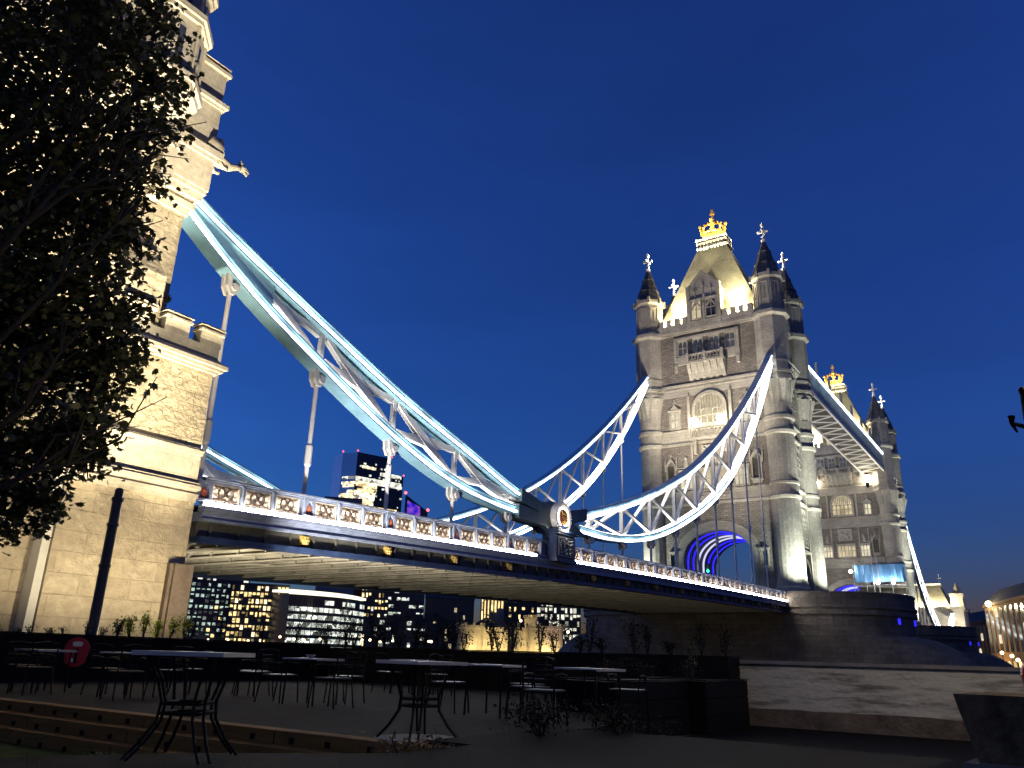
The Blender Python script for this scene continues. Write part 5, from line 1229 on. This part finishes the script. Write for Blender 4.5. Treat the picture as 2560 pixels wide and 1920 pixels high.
# ================================================================== city beyond the river
FARG = -5.5
def facing(p, q):             # rotation matrix for a slab whose front runs from p to q (front towards the viewer)
    d = (q-p); a = math.atan2(d.y, d.x); return a
def slab(name, label, u0, u1, vtop, dist, depth=30, wall=None, rows=6, cols=10, win='pane_warm', group='lit buildings beyond the river', dist2=None, fill=.62, lit=.7, top_line=None, zbase=FARG, seed=1, wh=.6, roof=None, sill_v=None):
    """a far building standing on the north bank: body, roof slab and a grid of lit windows set on its front"""
    p = at(u0, 1640, dist); q = at(u1, 1640, dist2 or dist); pt = at((u0+u1)/2, vtop, ((dist2 or dist)+dist)/2)
    p.z = q.z = zbase; H = pt.z-zbase; L = (q-p).length; a = facing(p, q)
    t = thing(name, label, 'building', p, group); t.rotation_euler = (0, 0, a)
    loc = Vector(t.location)
    def loc_build(mb, nm, mat):
        o = mb.build(nm, mat, None); o.parent = t; return o
    b = MB(); b.box(0, 0, 0, L, depth, H); loc_build(b, 'body', wall)
    rf = MB(); rf.box(-.3, -.3, H, L+.3, depth+.3, H+.8); 
    if roof == 'pitched': rf.plate([(-.3, H+.8), (depth/2, H+7), (depth+.3, H+.8)], -.3, L+.3, 'x')
    loc_build(rf, 'roof', roof_m if top_line is None else top_line)
    rr = random.Random(seed); cw = L/cols; rh = H/rows; me = None
    for r in range(rows):
        for c in range(cols):
            if rr.random() > lit: continue
            if me is None:
                w = MB(); w.box(-cw*fill/2, -.25, -rh*wh/2, cw*fill/2, .05, rh*wh/2); o = w.build('window', win if isinstance(win, str) else rr.choice(win), None); me = o.data
                mes = [me]
                if not isinstance(win, str):
                    mes = []
                    for mt in win: m2 = me.copy(); m2.materials.clear(); m2.materials.append(MT[mt]); mes.append(m2)
                    o.data = mes[0]
                for (fx0, fx1, fz0) in ((-.5, .5, -.05), (-.5, .1, -.5), (-.15, .5, -.5), (-.5, .5, .1)):    # blinds half drawn, rooms half lit
                    w = MB(); w.box(cw*fill*fx0, -.25, rh*wh*fz0, cw*fill*fx1, .05, rh*wh/2); wo_ = w.build('window', rr.choice(mes).materials[0], None); mes.append(wo_.data); bpy.data.objects.remove(wo_)
            else: o = bpy.data.objects.new('window', rr.choice(mes)); COL.objects.link(o)
            o.parent = t; o.location = ((c+.5)*cw, 0, (r+.5)*rh)
    return t
roof_m = plain('far_roof', (.03, .032, .04), .7)
dk_glass = plain('dark_glass_wall', (.035, .05, .065), .15, noise=.3, scale=.1)
dk_stone = plain('far_dark_stone', (.06, .055, .05), .8)
MT['w_green'] = lit_window('cool_office_glazing', (.72, .95, .82), .95, .35, .1); MT['w_gold'] = lit_window('golden_room_glazing', (1.0, .72, .30), 2.6, .25, .05); MT['w_amber'] = lit_window('amber_room_glazing', (1.0, .80, .45), 3.0, .25, .0)
MT['w_white'] = lit_window('white_office_glazing', (.93, 1.0, .88), 1.5, .45, .15); MT['w_cool'] = lit_window('white_top_glazing', (1.0, .97, .80), 1.6, .2, .0)
slab('office_block', 'dark glass office with greenish lit windows left of the golden windowed block', 395, 556, 1452, 430, wall=dk_glass, rows=12, cols=12, win=('w_green', 'w_green', 'pane_dim', 'w_gold'), lit=.82, seed=2, wh=.55)
slab('office_block', 'block with golden lit square windows under the bridge', 556, 704, 1462, 415, wall=dk_stone, rows=10, cols=14, win=('w_gold', 'w_amber', 'w_gold'), lit=.85, seed=3, fill=.7, wh=.66)
slab('office_block', 'pale roof building with a glowing line behind the golden windowed block', 440, 600, 1440, 520, wall=dk_glass, rows=9, cols=8, win='w_cool', lit=.3, seed=4)
# curved white office: bowed plan with continuous ribbon windows
def curved_office():
    p = at(706, 1640, 405); q = at(900, 1640, 440); p.z = q.z = FARG; L = (q-p).length; a = facing(p, q)
    t = thing('curved_office', 'curved glass office with white ribbon windows and a bright arched roof edge', 'building', p, 'lit buildings beyond the river'); t.rotation_euler = (0, 0, a)
    n = 18; fr = [(L*i/n, -7*math.sin(math.pi*i/n)) for i in range(n+1)]
    H0 = at(706, 1472, 405).z-FARG; H1 = at(900, 1496, 440).z-FARG
    poly = fr+[(L, 30), (0, 30)]
    b = MB(); b.prism(poly, 0, H1-1.5); o = b.build('body', dk_glass, None); o.parent = t
    top = MB()
    for i in range(n):
        z0 = H1+(H0-H1)*(1-(i/n)**1.7); z1 = H1+(H0-H1)*(1-((i+1)/n)**1.7); (xa, ya), (xb, yb) = fr[i], fr[i+1]
        top.add([(xa,ya-.8,z0-1.1),(xb,yb-.8,z1-1.1),(xb,yb-.8,z1),(xa,ya-.8,z0),(xa,28,z0-1.1),(xb,28,z1-1.1),(xb,28,z1),(xa,28,z0)], [(0,1,2,3),(4,7,6,5),(3,2,6,7),(0,4,5,1),(1,5,6,2),(0,3,7,4)])
    o = top.build('roof', emis('lit_roof_edge', (1.0, .93, .70), 1.6), None); o.parent = t
    rr = random.Random(9); rows = 7; rh = (H1-3)/rows
    for r in range(rows):
        for i in range(0, n, 2):
            if r == rows-1 and rr.random() < .5: continue
            w = MB(); 
            for k in (i, i+1):
                (xa, ya), (xb, yb) = fr[k], fr[k+1]; z0, z1 = r*rh+rh*.28, r*rh+rh*.86
                w.add([(xa+.3,ya-.3,z0),(xb-.3,yb-.3,z0),(xb-.3,yb-.3,z1),(xa+.3,ya-.3,z1),(xa+.3,ya+.1,z0),(xb-.3,yb+.1,z0),(xb-.3,yb+.1,z1),(xa+.3,ya+.1,z1)], [(0,1,2,3),(4,7,6,5),(0,4,5,1),(1,5,6,2),(2,6,7,3),(3,7,4,0)])
            o = w.build('window', 'w_white', None); o.parent = t
curved_office()
slab('office_block', 'building with amber top floors right of the curved office', 890, 960, 1462, 520, wall=dk_stone, rows=10, cols=8, win=('w_gold','w_amber','w_white'), lit=.6, seed=6)
slab('office_block', 'long office with white ribbon floors right behind the curved office', 955, 1052, 1470, 540, wall=dk_glass, rows=9, cols=5, win='w_white', lit=.55, fill=.95, wh=.4, seed=7)
slab('office_block', 'low dark building with a blue grey roof below the white ribbon office', 1055, 1180, 1498, 470, wall=dk_stone, rows=8, cols=12, win='pane_warm', lit=.12, roof='pitched', seed=8)
slab('office_block', 'unlit dark building between the curved office and the castle', 905, 1060, 1548, 420, wall=dk_stone, rows=5, cols=9, win='w_white', lit=.25, seed=9)
slab('columned_building', 'stone building with golden floodlit columns beneath the deck', 1196, 1256, 1488, 560, wall=plain('lit_far_stone', (.4, .3, .2), .8), rows=2, cols=7, win='w_gold', lit=1.0, fill=.5, wh=.85, seed=10)  # floodlit columns imitated by pale stone colour and glowing panels
slab('office_block', 'dark office with a red roof light right of the columned building', 1256, 1345, 1496, 560, wall=dk_stone, rows=8, cols=8, win='w_gold', lit=.2, seed=11)
slab('office_block', 'white lit grid office beside the far end of the pier', 1340, 1452, 1502, 480, wall=dk_stone, rows=9, cols=11, win='w_cool', lit=.8, fill=.78, wh=.75, seed=12)

# castle on the far bank, floodlit yellow
MT['castle'] = masonry('castle_stone', (.42, .35, .22), (.36, .30, .19), (.25, .2, .13), 1.2, .5, bump=.6, rock=.6)
def crenel(mb, x0, y0, x1, y1, z, h=1.0, n=8):
    for i in range(n):
        a = (i+.2)/n; b_ = (i+.75)/n
        mb.box(min(x0+(x1-x0)*a, x0+(x1-x0)*b_)-.25, min(y0+(y1-y0)*a, y0+(y1-y0)*b_)-.25, z, max(x0+(x1-x0)*a, x0+(x1-x0)*b_)+.25, max(y0+(y1-y0)*a, y0+(y1-y0)*b_)+.25, z+h)
def castle(name, label, u0, u1, vtop, dist, tower_u, tower_v, tr, gable_u=None):
    p = at(u0, 1640, dist); q = at(u1, 1640, dist); p.z = q.z = FARG; L = (q-p).length
    t = thing(name, label, 'castle', p, 'floodlit castle walls'); t.rotation_euler = (0, 0, facing(p, q))
    H = at((u0+u1)/2, vtop, dist).z-FARG; b = MB(); b.box(0, 0, 0, L, 10, H); crenel(b, 0, .2, L, .2, H, 1.0, max(4, int(L/2.5))); o = b.build('wall', 'castle', None); o.parent = t
    tx = at(tower_u, 1640, dist)-p; tl = math.hypot(tx.x, tx.y); HT = at(tower_u, tower_v, dist).z-FARG
    c = MB(); c.lathe([(tr,0),(tr,HT-1.2),(tr+.3,HT-1.1),(tr+.3,HT)], 20, (tl, 1.5))
    for k in range(10): a = 2*math.pi*k/10; c.box(tl+tr*math.cos(a)-.5, 1.5+tr*math.sin(a)-.5, HT, tl+tr*math.cos(a)+.5, 1.5+tr*math.sin(a)+.5, HT+.9)
    o = c.build('tower', 'castle', None); o.parent = t
    w = MB(); rr = random.Random(len(label))
    for k in range(6): x = L*(.15+.13*k); w.box(x-.25, -.06, H*.45, x+.25, .02, H*.45+1.6)
    o = w.build('window', 'pane_dark', None); o.parent = t
    if gable_u:
        gx = (at(gable_u, 1640, dist)-p).length; g = MB(); g.box(gx-5, 3, 0, gx+4, 9, H+2.2); g.plate([(gx-5.3, H+2.2), (gx-.5, H+5), (gx+4.3, H+2.2)], 2.8, 9.2); g.box(gx+1, 5, H+3, gx+2, 6, H+7); o = g.build('house', dk_stone, None); o.parent = t
    for f in (.2, .6, .95):
        s = p.lerp(q, f); n = Vector((-(q-p).y, (q-p).x, 0)).normalized(); n = n if n.dot(CAMP-p) > 0 else -n
        lamp_spot(tuple(s+n*9+Vector((0,0,.6))), tuple(s+Vector((0,0,H*.6))), 9000, (1, .80, .42), 120, 1.0, .3)
    return t
castle('castle_wall', 'floodlit yellow castle wall with a round tower at its left end', 1160, 1268, 1574, 330, 1172, 1563, 5.5, 1215)
castle('castle_wall', 'floodlit castle wall with a large round bastion, half hidden by dark shrubs', 1284, 1405, 1577, 320, 1362, 1566, 7.0)
castle('castle_keep', 'small dark castle turret with a lit window rising behind the bastion', 1310, 1336, 1556, 345, 1325, 1543, 2.6)
pv = at(1400, 1600, 312); lamp_spot((pv.x-4, pv.y-3, pv.z+1), (pv.x+8, pv.y+8, pv.z+1), 900, (.62, .3, 1.0), 120, 1.0, .3)

# skyscraper and the slanted purple tower
def skyscraper():
    D = 1120; A = at(806, 1640, D); B = at(846, 1640, D-12); C_ = at(975, 1640, D+25)
    for q in (A, B, C_): q.z = FARG
    t = thing('skyscraper', 'tall glass skyscraper with lit floor bands left of a hanger rod', 'skyscraper', B, None)
    H = at(846, 1131, D).z-FARG; back = (C_-B)
    s1 = (A-B); z3 = Vector((0,0,1))
    gl = plain('painted_sky_glass', (.75, .82, .90), .15, metal=.35, noise=.1, scale=.02); dkg = plain('black_tower_glass', (.012, .015, .02), .12, noise=.4, scale=.02)
    def block(o_, ex, ey, h, nm, mat):
        b = MB(); P = [o_, o_+ex, o_+ex+ey, o_+ey]; b.prism([(x.x, x.y) for x in P], FARG, FARG+h); return b.build(nm, mat, t)
    nrm = Vector((-back.y, back.x, 0)).normalized(); nrm = nrm if nrm.dot(B-CAMP) > 0 else -nrm
    dep = nrm*45
    Hs = at(940, 1172, D).z-FARG
    block(B, back*.72, dep, H, 'body', dkg); block(B+back*.722, back*.278, dep, Hs-4, 'side_block', dkg)
    # flank, its sky reflection put into a pale base colour
    e = s1; b = MB(); q = [A, B-(B-A).normalized()*.2, B+dep*.6-(B-A).normalized()*.2, A+dep*.6]; b.prism([(x.x, x.y) for x in q], FARG, FARG+H*.997); b.build('flank', gl, t)
    rr = random.Random(14); u = back.normalized(); L = back.length; wl = {}
    def win(f0, f1, z0, z1, mat, base=B, ax=None, LL=L):
        ax = ax or u; w = MB(); o_ = base+ax*(f0*LL)-nrm*.7; p2 = base+ax*(f1*LL)-nrm*.7
        P = [(o_.x, o_.y), (p2.x, p2.y), (p2.x+nrm.x*.9, p2.y+nrm.y*.9), (o_.x+nrm.x*.9, o_.y+nrm.y*.9)]
        w.prism(P, z0, z1); w.build('lit_floor', mat, t)
    zz = lambda v: at(880, v, D).z
    fl = (-s1).normalized()
    for v, f0, f1, mt, h in ((1196,.0,.96,'w_cool',5),(1203,.42,.98,'w_cool',3),(1206,.0,.44,'w_amber',3.5),(1212,.02,.45,'w_gold',3),(1218,.15,.45,'w_amber',3),(1224,.05,.44,'w_gold',3),(1230,.0,.42,'w_amber',2.5),(1236,.0,.42,'w_amber',2.5),(1242,.0,.42,'w_cool',3),(1248,.0,.40,'w_amber',3),(1256,.1,.40,'w_amber',3),(1264,.42,.9,'w_gold',2.5),(1276,.45,.9,'w_cool',3),(1166,.12,.4,'w_amber',3),(1176,.50,.95,'w_cool',4)):
        win(f0, f1, zz(v)-h, zz(v)+h*.3, mt)
    for v, f0, f1 in ((1194,.1,.95),(1207,.1,.95),(1214,.2,.95),(1228,.5,.95),(1236,.0,.9),(1243,.0,.95)): win(f0, f1, zz(v)-3.5, zz(v), 'w_cool' if v == 1194 else 'w_amber', A, fl, s1.length)
    for k in range(40):
        f = rr.uniform(.02, .95); v = rr.uniform(1150, 1285)
        if f > .7 and v < 1180: continue
        win(f, f+rr.uniform(.015, .05), zz(v)-2.5, zz(v), rr.choice(('w_cool', 'w_white')))
    for q_ in (A, B, B+back*.72, C_):
        b = MB(); b.ball((q_.x, q_.y, FARG+(H if q_ is not C_ else Hs-4)+2), 1.3, 6); b.build('warning_light', emis('red_warning_light', (1, .1, .12), 3), t)
    return t
skyscraper()
pt_ = at(984, 1640, 1000); pe = at(1046, 1640, 1000); pt_.z = pe.z = FARG
pu = thing('slanted_tower', 'tower with a slanted purple lit face and red corner lights', 'skyscraper', pt_)
pu.rotation_euler = (0, 0, facing(pt_, pe)); Lp = (pe-pt_).length; Ha = at(984, 1234, 1000).z-FARG; Hb = at(1046, 1278, 1000).z-FARG
b = MB(); b.plate([(0,0),(Lp,0),(Lp,Hb),(0,Ha)], 0, 40); o = b.build('body', dk_glass, None); o.parent = pu
pm, pnt, pb = nodes('purple_lit_plate'); _n = N(pnt, 'ShaderNodeTexNoise', Scale=.13, Detail=6.0); _t = N(pnt, 'ShaderNodeTexCoord'); pnt.links.new(_t.outputs['Object'], _n.inputs['Vector'])
_cr = N(pnt, 'ShaderNodeValToRGB'); _cr.color_ramp.elements[0].position = .4; _cr.color_ramp.elements[0].color = (.025, .012, .75, 1); _cr.color_ramp.elements[1].position = .62; _cr.color_ramp.elements[1].color = (.36, .10, .75, 1)
pnt.links.new(_n.outputs[0], _cr.inputs[0]); pnt.links.new(_cr.outputs[0], pb.inputs['Emission Color']); pb.inputs['Emission Strength'].default_value = .75; pb.inputs['Base Color'].default_value = (.02,.02,.05,1)
b = MB(); b.plate([(3, Hb*.6), (Lp*.72, Hb*.9), (Lp*.66, Hb*1.03), (3, Ha*.96)], -1, -.02); o = b.build('lit_face', pm, None); o.parent = pu  # purple lighting of the face put into the emission of this plate
for x, h in ((0, Ha), (Lp, Hb)): b = MB(); b.ball((x, 0, h+2), 1.8, 8); o = b.build('warning_light', emis('red_corner_light', (1, .08, .1), 6), None); o.parent = pu
slab('office_block', 'low lit office at the foot of the skyscraper, just above the parapet', 770, 870, 1243, 900, wall=plain('pale_far_wall', (.3, .26, .22), .7), rows=8, cols=6, win='w_gold', lit=.25, fill=.8, seed=15, depth=20)

# dark trees and street lamps along the far bank
MT['leaf_far'] = plain('far_tree_leaf', (.02, .02, .012), .9, noise=.5, scale=.4)
ft = None; rr = random.Random(31)
def far_tree():
    t = thing('bank_tree', 'x', 'tree', (0,0,0), 'dark trees on the far bank')
    k = MB(); k.tube([(0,0,0),(0,.1,4),(.3,0,9)], [.4,.3,.12], 7)
    P = []
    for q in range(9):
        a = rr.uniform(0, 6.28); r_ = rr.uniform(1, 3.6); z = rr.uniform(5, 13); k.tube([(0,0,3.5+q*.3),(r_*.5*math.cos(a), r_*.5*math.sin(a), z*.75),(r_*math.cos(a), r_*math.sin(a), z)], [.14,.09,.03], 5)
        for s in range(70): P.append((r_*math.cos(a)+rr.gauss(0,1.0), r_*math.sin(a)+rr.gauss(0,1.0), z+rr.gauss(0,.9)))
    k.build('trunk', 'bark', t); leaves_mesh(P, [rr.uniform(.5, 1.0) for _ in P], 'crown', MT['leaf_far'], t, LEAF_S); return t
for i, (u, d, s) in enumerate(sorted(((470,395,.9),(545,392,1.0),(650,388,.9),(735,385,1.0),(800,380,.95),(860,378,1.1),(930,385,1.25),(985,372,1.2),(1040,380,1.35),(1090,360,1.3),(1140,350,1.1),(1275,318,1.0),(1230,360,1.3),(1420,330,1.1),(1370,380,1.5),(1310,390,1.4)))):
    o = ft = far_tree() if i == 0 else copy_tree(ft); q = at(u, 1640, d); o.location = (q.x, q.y, FARG); o.scale = (s,)*3; o.rotation_euler = (0,0,i*1.3); o['label'] = ORD[i]+' dark tree from the left on the far bank, below the lit buildings'
lm = None
for i, (u, v, d) in enumerate(sorted(((700,1592,380),(735,1598,380),(760,1600,375),(800,1598,375),(890,1590,370),(905,1600,370),(925,1600,370),(950,1604,365),(982,1602,362),(1072,1603,350),(1078,1604,350),(1420,1580,310),(520,1600,390),(570,1600,388),(620,1602,385),(1302,1552,330)))):
    q = at(u, v, d)
    t = thing('bank_lamp', ORD[i]+' small glowing street lamp from the left among the far bank trees', 'street lamp', (q.x, q.y, FARG), 'street lamps on the far bank')
    b = MB(); b.tube([(q.x,q.y,FARG),(q.x,q.y,q.z-.4)], .1, 6); b.build('column', 'black_metal', t); b = MB(); b.ball((q.x,q.y,q.z), .55, 8); b.build('globe', 'bank_glow' if 'bank_glow' in MT else MT.setdefault('bank_glow', emis('street_lamp_globe', (1, .78, .45), 5)), t)

# ================================================================== right side: north abutment gatehouse and brick warehouse
XN = XT+DX2+10.67+82.3
ga = thing('abutment_gatehouse', 'far gatehouse tower with floodlit steep roof and small turret right of the far pier', 'gatehouse', (XN+5, 0, 0))
b = MB(); b.box(XN, -12.5, -8, XN+14, 12.5, 13.5); b.box(XN-.4, -12.9, 13.5, XN+14.4, 12.9, 14.2)
b.build('body', 'portland', ga)
b = MB(); b.prism([(XN+.5,-9),(XN+13.5,-9),(XN+13.5,9),(XN+.5,9)], 13.9, 21.3, [(XN+4.5,-6.4),(XN+9.5,-6.4),(XN+9.5,6.4),(XN+4.5,6.4)]); gr_ = b.build('roof', 'slate', ga)
b = MB(); b.box(XN+4.3,-6.7,21.3,XN+9.7,6.7,21.8); finial(b, XN+7, -6.2, 22.3, .8); finial(b, XN+7, 6.2, 22.3, .8); b.build('ridge', 'finial', gr_)
b = MB(); b.box(XN+1.5,-12.7,14.2,XN+6,-9.2,17.5); 
for k in range(3): b.box(XN+1.3+k*1.7,-12.9,17.5,XN+2.4+k*1.7,-9.0,18.4)
b.lathe([(1.0,18),(1.0,20),(.2,22)], 8, (XN+5,-11)); b.build('turret', 'portland', ga)
for y in (-8.5, -4, 0, 4): lamp_point((XN-.2, y, 15.0), 4500, (1, .84, .5), .4)
lamp_spot((XN-8, -14, 3), (XN+1, -8, 12), 16000, CREAM, 90, 1.0, .4)
brick = masonry('brown_brick', (.30, .16, .075), (.22, .12, .06), (.16, .12, .08), .8, .3, bump=.4, rock=.3, stain=.4)
def warehouse(u0, d0, u1, d1, uv, label, seed, rows, cols, hut):
    pa = at(u0, 1640, d0); pb = at(u1, 1640, d1); pa.z = pb.z = -6.5
    wh = thing('brick_warehouse', label, 'building', pa, 'brick buildings on the far quay'); wh.rotation_euler = (0,0,facing(pa, pb)); Lw = (pb-pa).length
    f = (uv[0]-u0)/(u1-u0); HW_ = at(uv[0], uv[1], d0+(d1-d0)*f).z+6.5; HB = HW_*.82
    def wpart(mb, nm, mat): o = mb.build(nm, mat, None); o.parent = wh; return o
    b = MB(); b.box(0,0,0,Lw,30,HB); b.box(-.3,-.4,HB,Lw+.3,30.3,HB+.7); wpart(b, 'wall', brick)
    b = MB(); b.prism([(-.2,-.2),(Lw+.2,-.2),(Lw+.2,30),(-.2,30)], HB+.7, HW_+.5, [(3,3.5),(Lw-3,3.5),(Lw-3,27),(3,27)])
    if hut: b.box(Lw*.3,8,HW_-.5,Lw*.5,20,HW_+3.5)
    wpart(b, 'roof', roof_m)
    rr = random.Random(seed); cw = Lw/cols; me = {}
    for r in range(rows):
        for c in range(cols):
            z = 7+(HB-8)*r/rows; k = 'pane_bright' if rr.random() < .08 else 'pane_dark'
            if k not in me:
                w = MB(); hw = cw*.26; w.plate([(-hw,0),(hw,0),(hw,1.9),(hw*.6,2.3),(0,2.45),(-hw*.6,2.3),(-hw,1.9)], -.12, .05); o = w.build('window', k, None); me[k] = o.data
            else: o = bpy.data.objects.new('window', me[k]); COL.objects.link(o)
            o.parent = wh; o.location = ((c+.5)*cw, 0, z)
    for c in range(cols):
        x = (c+.5)*cw; b = MB(); b.plate([(x-cw*.34,.3),(x+cw*.34,.3),(x+cw*.34,3.4)]+arc(x, 3.4, cw*.34, 1.4, 0, 180, 8)+[(x-cw*.34,3.4)], -.15, .05); wpart(b, 'arcade_window', 'w_gold')
    dirw = (pb-pa).normalized(); nw = Vector((dirw.y, -dirw.x, 0)); nw = nw if nw.dot(CAMP-pa) > 0 else -nw
    for f in (.2, .6): s = pa.lerp(pb, f); lamp_spot(tuple(s+nw*8+Vector((0,0,.8))), tuple(s+Vector((0,0,8))), 9000, (1, .66, .24), 120, 1.0, .4)
    return pa, pb, nw
warehouse(2398, 350, 2478, 318, (2440, 1532), 'long brown brick range behind the amber wall lamp, beside the gatehouse', 3, 4, 9, False)
pa, pb_, nw = warehouse(2480, 275, 2690, 215, (2560, 1462), 'large brown brick riverside building with dark mansard roof and amber lit arcade', 8, 5, 14, True)
q = at(2472, 1510, 268); t = thing('wall_lamp', 'bright amber lamp at the roof edge of the brick building', 'lamp', q); b = MB(); b.ball(tuple(q), .9, 10); b.build('globe', 'bank_glow', t); lamp_point(tuple(q+nw*1.5), 4000, (1, .8, .4), .5)
b = MB(); b.bar(tuple(q), tuple(q-nw*4), .2, .2); b.build('arm', 'black_metal', t)
for i, (u, v, d) in enumerate(((2530, 1640, 240), (2505, 1632, 250), (2545, 1650, 235))):
    q = at(u, v, d); t = thing('quay_lamp', 'amber lamp on the quay at the foot of the brick building', 'street lamp', (q.x, q.y, -6.5), 'amber quay lamps'); b = MB(); b.tube([(q.x,q.y,-6.5),(q.x,q.y,q.z)], .1, 6); b.build('column', 'black_metal', t); b = MB(); b.ball(tuple(q), .45, 8); b.build('globe', 'bank_glow', t)
slab('office_block', 'low dim building between the gatehouse and the brick building', 2395, 2440, 1528, 420, wall=dk_stone, rows=5, cols=5, win='w_green', lit=.3, seed=19, depth=20)

# ================================================================== scaffold and works on the far pier
sx0, sy0 = XT+DX2-11.5, -13.6
sc_ = thing('scaffold', 'scaffold tower with blue sheeting and work lamps at the foot of the far tower', 'scaffold', (sx0, sy0, 3.85))
b = MB(); X0, X1 = XT+DX2-9.5, XT+DX2-4.5; Y0, Y1 = -19.0, -9.0
X0 = XT+DX2-10.3; X1 = X0+3.0; Y0, Y1 = -11.6, -1.6
for x in (X0, X1):
    for y in np.arange(Y0, Y1+.1, 2.5): b.tube([(x, y, 3.85), (x, y, 16.8 if y > -7 else 16.0)], .08, 6)
for z in (6, 8, 10, 12, 13.8): 
    for x in (X0, X1): b.tube([(x, Y0, z), (x, Y1, z)], .06, 6)
    for y in np.arange(Y0, Y1+.1, 2.5): b.tube([(X0, y, z), (X1, y, z)], .06, 6)
b.tube([(X0-.3, -5.6, 10), (X0-.3, -5.6, 24)], .09, 6); b.tube([(X0-.3, -6.6, 10), (X0-.3, -6.6, 18)], .1, 6)
b.build('poles', plain('galvanised_tube', (.42, .43, .44), .4, metal=.5), sc_)
s = MB(); n = 20
for z0, z1, y0, y1, ph in ((12.6, 16.2, -11.9, -1.9, 0),):
    for i in range(n):
        a = y0+(y1-y0)*i/n; c = y0+(y1-y0)*(i+1)/n; wv = lambda q: .18*math.sin(q*2.3)+.1*math.sin(q*5.1)
        s.add([(X0-.2+wv(a), a, z0), (X0-.2+wv(c), c, z0), (X0-.2+wv(c+1), c, z1), (X0-.2+wv(a+1), a, z1), (X0-.15+wv(a), a, z0), (X0-.15+wv(c), c, z0), (X0-.15+wv(c+1), c, z1), (X0-.15+wv(a+1), a, z1)], [(0,1,2,3),(4,7,6,5),(0,4,5,1),(3,2,6,7)])
s.build('blue_sheet', plain('blue_sheeting', (.10, .28, .55), .5, noise=.25, scale=.8), sc_)
k = MB(); k.box(X0+.9, Y0, 3.9, X1, -2.4, 11.4); k.box(X0+.2, Y0-.2, 11.4, X1, -2.2, 11.65); k.build('site_cabin', 'girder_dark', sc_)
for y, z in ((-1.2, 14.9), (-6.4, 12.4), (-9.4, 12.5)): 
    g = MB(); g.ball((X0-.5, y, z), .38, 8); g.build('work_lamp', emis('work_lamp_glass', (1, .95, .85), 12), sc_); lamp_point((X0-1.2, y, z+.3), 350, (1, .95, .85), .2)
# traffic signal, bus roof and small figures above the parapet
tsx, tsy = 70.0, -2.0
q = aty(1771, 1428, -2.0); ts = thing('traffic_signal', 'traffic signal showing green under the tower arch', 'traffic signal', (q.x, q.y, ztop(80)-1.2))
b = MB(); b.tube([(q.x,q.y,ztop(80)-1.2),(q.x,q.y,q.z+.5)], .06, 8); b.box(q.x-.12,q.y-.16,q.z-.25,q.x+.12,q.y+.16,q.z+.9); b.build('head', 'black_metal', ts)
for dz, m in ((0, emis('green_signal', (.02, 1.0, .45), 14)), (.33, MT['girder_dark']), (.66, MT['girder_dark'])): b = MB(); b.ball((q.x-.15,q.y,q.z+dz), .14, 8); b.build('lens', m, ts)
lamp_point((q.x-.6, q.y, q.z), 40, (.05, 1, .5), .1)
q = aty(1805, 1446, 1.0); va = thing('white_van', 'white van roof showing above the parapet beyond the traffic signal', 'van', (q.x, q.y, ztop(80)-1.2)); zr = ztop(80)-1.18
b = MB(); b.plate([(q.x-2.4,zr+.35),(q.x+2.6,zr+.35),(q.x+2.6,q.z-.1),(q.x+2.3,q.z+.15),(q.x-1.2,q.z+.15),(q.x-1.9,q.z-.5),(q.x-2.4,q.z-.8)], q.y-.95, q.y+.95); b.build('body', 'white_paint', va)
b = MB()
for x in (-1.5, 1.7):
    for y in (-.97, .8): b.plate([(q.x+x+.34*math.cos(k*.5236), zr+.34+.34*math.sin(k*.5236)) for k in range(12)], q.y+y, q.y+y+.17)
b.build('wheel', 'black_metal', va)
